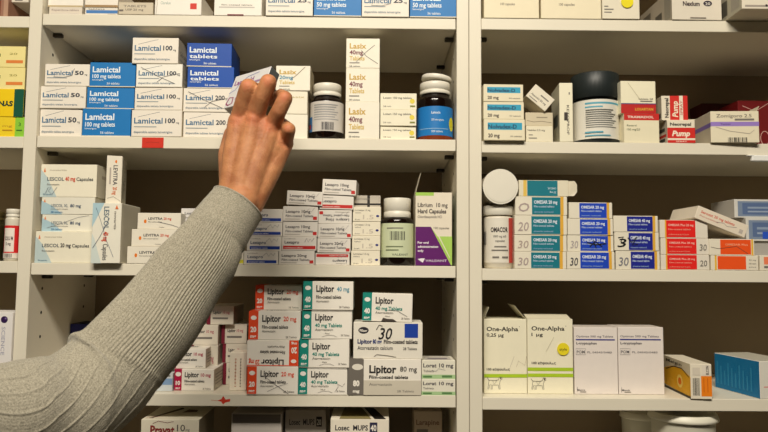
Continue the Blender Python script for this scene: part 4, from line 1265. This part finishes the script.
# --- right bay, bottom shelf: two white tubs
for (lb, x0, x1, yt, Y) in (('white round tub with lid on the bottom shelf of the right bay, nearer one', 651, 716, 416.5, .004),
                            ('dim white round tub on the bottom shelf of the right bay, behind and left', 621, 660, 414, .14)):
    a_, c_ = at(x0, yt + 5, Y), at(x1, yt + 5, Y)
    r_ = (c_.x - a_.x) / 2
    a_, c_ = at(x0, yt + 5, Y + r_), at(x1, yt + 5, Y + r_)
    r_ = (c_.x - a_.x) / 2
    zt = at((x0 + x1) / 2, yt, Y + r_ * .2).z
    bz = -.172 + TH + .0003
    t = thing('plastic_tub', lb, 'tub', 'white tubs on the bottom shelf', ((a_.x + c_.x) / 2, Y + r_, bz))
    hh = zt - bz
    b = MB()
    b.lathe([(r_ * .8, 0), (r_ * .82, .001), (r_ * .92, hh - .012)], glossy((206, 202, 184), .4), 48)
    b.build('tub_body', t)
    b = MB()
    b.lathe([(r_ * .97, hh - .0118), (r_ * 1.02, hh - .011), (r_ * 1.0, hh - .007), (r_ * .96, hh - .001), (r_ * .94, hh), (r_ * .88, hh), (r_ * .86, hh - .0015)], glossy((226, 222, 204), .4), 60)
    b.build('lid', t)

# ------------------------------------------------------------------ the box in the hand
HF = [T_('Lamigold', .06, .68, .6, .84, (130, 60, 120), bold=.02), T_('100 mg', .3, .5, .66, .62, (120, 70, 130), bold=.02), SCR([(.0, .45), (.15, .52), (.22, .7), (.4, .86), (.7, .92)], (60, 70, 160), .0010),
                                     SCR([(.03, .12), (.07, .3), (.18, .28), (.2, .1), (.1, .06), (.03, .12)], (140, 40, 90), .0022), SCR([(.25, .2), (.3, .38), (.38, .3)], (140, 60, 130), .0010), ('r', .62, .6, .9, .66, (150, 120, 150)), ('r', .3, .04, .8, .1, (150, 140, 160))]
BL = at(223.5, 108.5, -.104)
TLc = at(236, 76.5, -.079)
vv = TLc - BL
lo_, hi_ = -.30, -.05                 # depth of the far corner that squares the face
for _ in range(50):
    md = (lo_ + hi_) / 2
    if (at(271.5, 66, md) - TLc).dot(vv) > 0:
        hi_ = md
    else:
        lo_ = md
uu = at(271.5, 66, md) - TLc
hw, hh_ = uu.length, vv.length
hb = carton_mesh(hw, .020, hh_, F=HF, base=(206, 204, 202), faces={'R': (70, 74, 74), 'T': (190, 188, 184)}).build('medicine_box')
ux, vz = uu.normalized(), vv.normalized()
wy = vz.cross(ux)
M_ = Matrix((ux, wy, vz)).transposed().to_4x4()
M_.translation = BL
hb.matrix_world = M_
tag(hb, 'silvery box with purple lettering held tilted in the hand', 'medicine box')

# ------------------------------------------------------------------ the arm
PX = lambda px, py, y: at(px, py, y)
BALLS = []


def ball(p, r):
    BALLS.append((p, r))


def chain(pts, step=.22):
    """pts: list of (point, radius); rows of overlapping balls that taper between them"""
    for (p, r), (q, s_) in zip(pts, pts[1:]):
        n = max(2, int((q - p).length / (min(r, s_) * step)) + 1)
        for i in range(n + 1):
            t_ = i / n
            ball(p.lerp(q, t_), r + (s_ - r) * t_)


# px radius -> metres at depth y
RR = lambda px_, y: px_ * (y - CAM.y) / FPX
# metacarpals: wrist to knuckles
wr = [PX(230, 196, -.205), PX(237.5, 199, -.208), PX(245, 202, -.206), PX(252, 205, -.2)]
mcp = [PX(238.5, 122, -.182), PX(254.5, 120, -.190), PX(271, 128, -.186), PX(284.5, 143, -.172)]
mr = [11.0, 10.6, 10.2, 9.6]
wrr = [12.5, 13.5, 13.5, 11.5]
for i in range(4):
    mid = wr[i].lerp(mcp[i], .5) + Vector((0, -.003, 0))
    chain([(wr[i], RR(wrr[i], -.2)), (mid, RR(12.0, -.2)), (mcp[i], RR(mr[i], -.19))])
for i in range(3):        # flesh between the metacarpals, towards the palm
    for t_ in (.1, .2, .3, .4, .5, .6, .7, .8, .9, .97):
        a_ = wr[i].lerp(mcp[i], t_)
        b_ = wr[i + 1].lerp(mcp[i + 1], t_)
        ball((a_ + b_) / 2 + Vector((0, .0012 + .004 * max(0, t_ - .6), 0)), RR(12.0, -.19))
# knuckle bumps and tendons
for i in range(4):
    ball(mcp[i] + Vector((0, -.0068, -.001)), RR(mr[i] - 2.6, -.19))
    a_ = wr[i].lerp(mcp[i], .3)
    tn = [a_.lerp(mcp[i], k / 16) + Vector((0, -RR(12.0, -.2) + .0030 - .0012 * math.sin(k / 16 * 3.14), 0)) for k in range(17)]
    for p in tn:
        ball(p, .0034)
# fingers: MCP, PIP, DIP, tip
FN = [
    [(mcp[0], 10.8), (PX(248.5, 87.5, -.205), 10.0), (PX(254, 90, -.160), 8.6), (PX(252, 96, -.1415), 7.0)],
    [(mcp[1], 10.0), (PX(262, 98, -.207), 9.4), (PX(268.3, 82.5, -.212), 9.5), (PX(268, 82, -.175), 8.4), (PX(263, 92, -.160), 7.2)],
    [(mcp[2], 9.8), (PX(278.5, 112, -.203), 8.8), (PX(285, 98.5, -.205), 8.6), (PX(281, 96, -.16), 7.8), (PX(272, 101, -.146), 6.8)],
    [(mcp[3], 9.0), (PX(288.8, 129.5, -.196), 7.8), (PX(282, 124, -.158), 7.2), (PX(272, 120, -.138), 6.4)],
]
for f in FN:
    chain([(p, RR(r_ * .92, p.y)) for p, r_ in f], .16)
# thumb: leaves the side of the palm near the wrist and lies behind the palm under the box
th_ = [(PX(231, 180, -.19), 12), (PX(229, 155, -.160), 11), (PX(233, 135, -.130), 9.5), (PX(243, 122, -.112), 8.2)]
chain([(p, RR(r_, p.y)) for p, r_ in th_], .16)
# forearm and upper arm under the sleeve
AX = [  # px, py, y, half width of the sleeve in px
    (244.5, 194.5, -.200, 24.5), (238, 203.5, -.205, 27.5), (230, 214.5, -.212, 29), (221, 227, -.222, 30.5), (203.5, 254, -.240, 35), (180, 286, -.262, 38.5), (155, 321, -.288, 42), (128, 352, -.312, 45),
    (101, 381, -.335, 48), (66, 405, -.37, 51), (22, 419, -.41, 56), (-40, 427, -.465, 59), (-120, 441, -.53, 68), (-210, 458, -.60, 82), (-310, 478, -.67, 96)]
ax = [(PX(a_, b_, c_), RR(w_, c_)) for a_, b_, c_, w_ in AX]
chain([(PX(241, 201, -.206), RR(19, -.2)), (ax[1][0], RR(19.5, -.205))] + [(p, r_ * .80) for p, r_ in ax[2:-1]], .25)


def icosphere():
    t_ = (1 + 5 ** .5) / 2
    v = [Vector(q).normalized() for q in ((-1, t_, 0), (1, t_, 0), (-1, -t_, 0), (1, -t_, 0), (0, -1, t_), (0, 1, t_), (0, -1, -t_), (0, 1, -t_), (t_, 0, -1), (t_, 0, 1), (-t_, 0, -1), (-t_, 0, 1))]
    f = [(0, 11, 5), (0, 5, 1), (0, 1, 7), (0, 7, 10), (0, 10, 11), (1, 5, 9), (5, 11, 4), (11, 10, 2), (10, 7, 6), (7, 1, 8), (3, 9, 4), (3, 4, 2), (3, 2, 6), (3, 6, 8), (3, 8, 9), (4, 9, 5), (2, 4, 11), (6, 2, 10), (8, 6, 7), (9, 8, 1)]
    for _ in range(2):
        c, nf = {}, []

        def midp(a, b):
            k = (min(a, b), max(a, b))
            if k not in c:
                v.append(((v[a] + v[b]) / 2).normalized())
                c[k] = len(v) - 1
            return c[k]
        for a, b, d_ in f:
            x, y, z_ = midp(a, b), midp(b, d_), midp(d_, a)
            nf += [(a, x, z_), (b, y, x), (d_, z_, y), (x, y, z_)]
        f = nf
    return v, f


IV, IF = icosphere()
skin = mat_skin()
nt_ = skin.node_tree                       # ruddier skin over the knuckles
bs_ = nt_.nodes['Principled BSDF']
src_ = bs_.inputs['Base Color'].links[0].from_socket
tc_ = nt_.nodes.new('ShaderNodeTexCoord')
for kp, kr in [(q, .013) for q in mcp] + [(FN[0][1][0], .009), (FN[1][2][0], .009), (FN[2][2][0], .009), (FN[3][1][0], .008)]:
    ds = nt_.nodes.new('ShaderNodeVectorMath')
    ds.operation = 'DISTANCE'
    ds.inputs[1].default_value = kp + Vector((0, -.012, 0))
    nt_.links.new(tc_.outputs['Object'], ds.inputs[0])
    mr_ = nt_.nodes.new('ShaderNodeMapRange')
    mr_.interpolation_type = 'SMOOTHSTEP'
    mr_.inputs['From Min'].default_value = kr * .3
    mr_.inputs['From Max'].default_value = kr * 1.35
    mr_.inputs['To Min'].default_value = .55
    mr_.inputs['To Max'].default_value = 0
    nt_.links.new(ds.outputs['Value'], mr_.inputs['Value'])
    mx_ = nt_.nodes.new('ShaderNodeMix')
    mx_.data_type = 'RGBA'
    mx_.inputs['B'].default_value = (*lin((204, 118, 84)), 1)
    nt_.links.new(mr_.outputs['Result'], mx_.inputs['Factor'])
    nt_.links.new(src_, mx_.inputs['A'])
    src_ = mx_.outputs['Result']
nt_.links.new(src_, bs_.inputs['Base Color'])
b = MB()
for p, r_ in BALLS:
    b.add([p + q * r_ for q in IV], IF, skin, True)
person = thing('person', 'outstretched arm of a person in a grey knit sweater reaching for a box', 'person')
arm = b.build('arm', person)
rm = arm.modifiers.new('union', 'REMESH')
rm.mode = 'VOXEL'
rm.voxel_size = .0014
rm.use_smooth_shade = True
sm = arm.modifiers.new('smooth', 'SMOOTH')
sm.factor = .6
sm.iterations = 13

# sleeve: one knitted tube; ribs are real relief


def catmull(P, n):
    out = []
    m_ = len(P)
    for k in range(n):
        t_ = k / (n - 1) * (m_ - 1)
        i = min(int(t_), m_ - 2)
        f_ = t_ - i
        p0, p1, p2, p3 = P[max(0, i - 1)], P[i], P[i + 1], P[min(m_ - 1, i + 2)]
        out.append(.5 * ((2 * p1) + (p2 - p0) * f_ + (2 * p0 - 5 * p1 + 4 * p2 - p3) * f_ * f_ + (3 * p1 - p0 - 3 * p2 + p3) * f_ ** 3))
    return out


NV, NU = 420, 448
# the sleeve starts at the cuff (index 1 of the axis)
pts4 = [Vector((*p, r_)) for p, r_ in ax[1:]]
cs = catmull(pts4, NV)
gauss = lambda x, m_, s_: math.exp(-((x - m_) / s_) ** 2)
vs, fs = [], []
nK = len(pts4) - 1
for j, c in enumerate(cs):
    p = Vector(c[:3])
    R0 = c[3]
    q0, q1 = Vector(cs[max(0, j - 1)][:3]), Vector(cs[min(NV - 1, j + 1)][:3])
    tg = (q1 - q0).normalized()
    side = tg.cross(Vector((0, 1, 0))).normalized()     # across the arm in the picture
    fr = side.cross(tg).normalized()
    if fr.y > 0:
        fr = -fr                                          # towards the camera
    K = j / (NV - 1) * nK                                 # position in axis units
    cuff = max(0, min(1, (2.4 - K) / .25))
    up = max(0, min(1, (K - 6.55) / .12))                 # beyond the elbow seam
    for i in range(NU):
        a = 2 * math.pi * i / NU
        ca, sa = math.cos(a), math.sin(a)
        Kd = K + .22 * ca                                 # seam runs obliquely
        up_ = max(0, min(1, (Kd - 6.35) / .25))
        mid_ = (1 - up_)
        rib_f = abs(math.sin(a * 42))                     # forearm ribs
        disp = 0
        disp += mid_ * (1 - cuff) * (.0022 * rib_f ** .7 - .0011)
        disp += cuff * (.0005 * abs(math.sin(a * 52)))
        # wide-spaced raised lines on the upper arm
        ln = abs(((a / (2 * math.pi) * 19 + .35) % 1) - .5)
        disp += up_ * (.0010 * math.exp(-(ln / .06) ** 2) + .0003 * abs(math.sin(a * 60)))
        # cuff end, rolled edge
        disp += .0012 * gauss(K, .08, .09)
        disp += -.0014 * gauss(K, 2.45, .12) + .0009 * gauss(Kd, 6.42, .09)
        # soft folds
        disp += .0030 * gauss(Kd + .35 * sa, 3.4, .35) * (.5 + .5 * math.sin(a * 2 + 1))
        disp += .0016 * up_ * math.sin(K * 3.0 + a * 2.0 + 1.2 * math.sin(a)) * (.6 + .4 * sa)
        disp += .0055 * gauss(K - .9 * ca + .3 * sa, 7.5, .20) * max(0, .6 - ca * .6)
        disp += .0020 * math.sin(K * 1.7 + 2 * a) * (1 - cuff) * .4
        r_ = R0 + disp
        vs.append(p + side * (r_ * ca) + fr * (r_ * .96 * sa))
for j in range(NV - 1):
    for i in range(NU):
        k = (i + 1) % NU
        fs.append((j * NU + i, j * NU + k, (j + 1) * NU + k, (j + 1) * NU + i))
# inner turned-in hem at the cuff
base_i = len(vs)
c = cs[0]
tg = (Vector(cs[1][:3]) - Vector(cs[0][:3])).normalized()
for lvl, (sc_, off) in enumerate(((.955, -.0008), (.92, .002), (.90, .02))):
    for i in range(NU):
        q = vs[i] - Vector(c[:3])
        vs.append(Vector(c[:3]) + q * sc_ + tg * off)
prev = 0
for lvl in range(3):
    cur = base_i + lvl * NU
    for i in range(NU):
        k = (i + 1) % NU
        fs.append((cur + i, cur + k, prev + k, prev + i))
    prev = cur
b = MB()
b.add(vs, fs, mat_wool(), True)
b.add(vs[(NV - 1) * NU:NV * NU], [tuple(range(NU))], mat_wool())
tag(b.build('sweater_sleeve', person), 'ribbed grey knit sleeve')
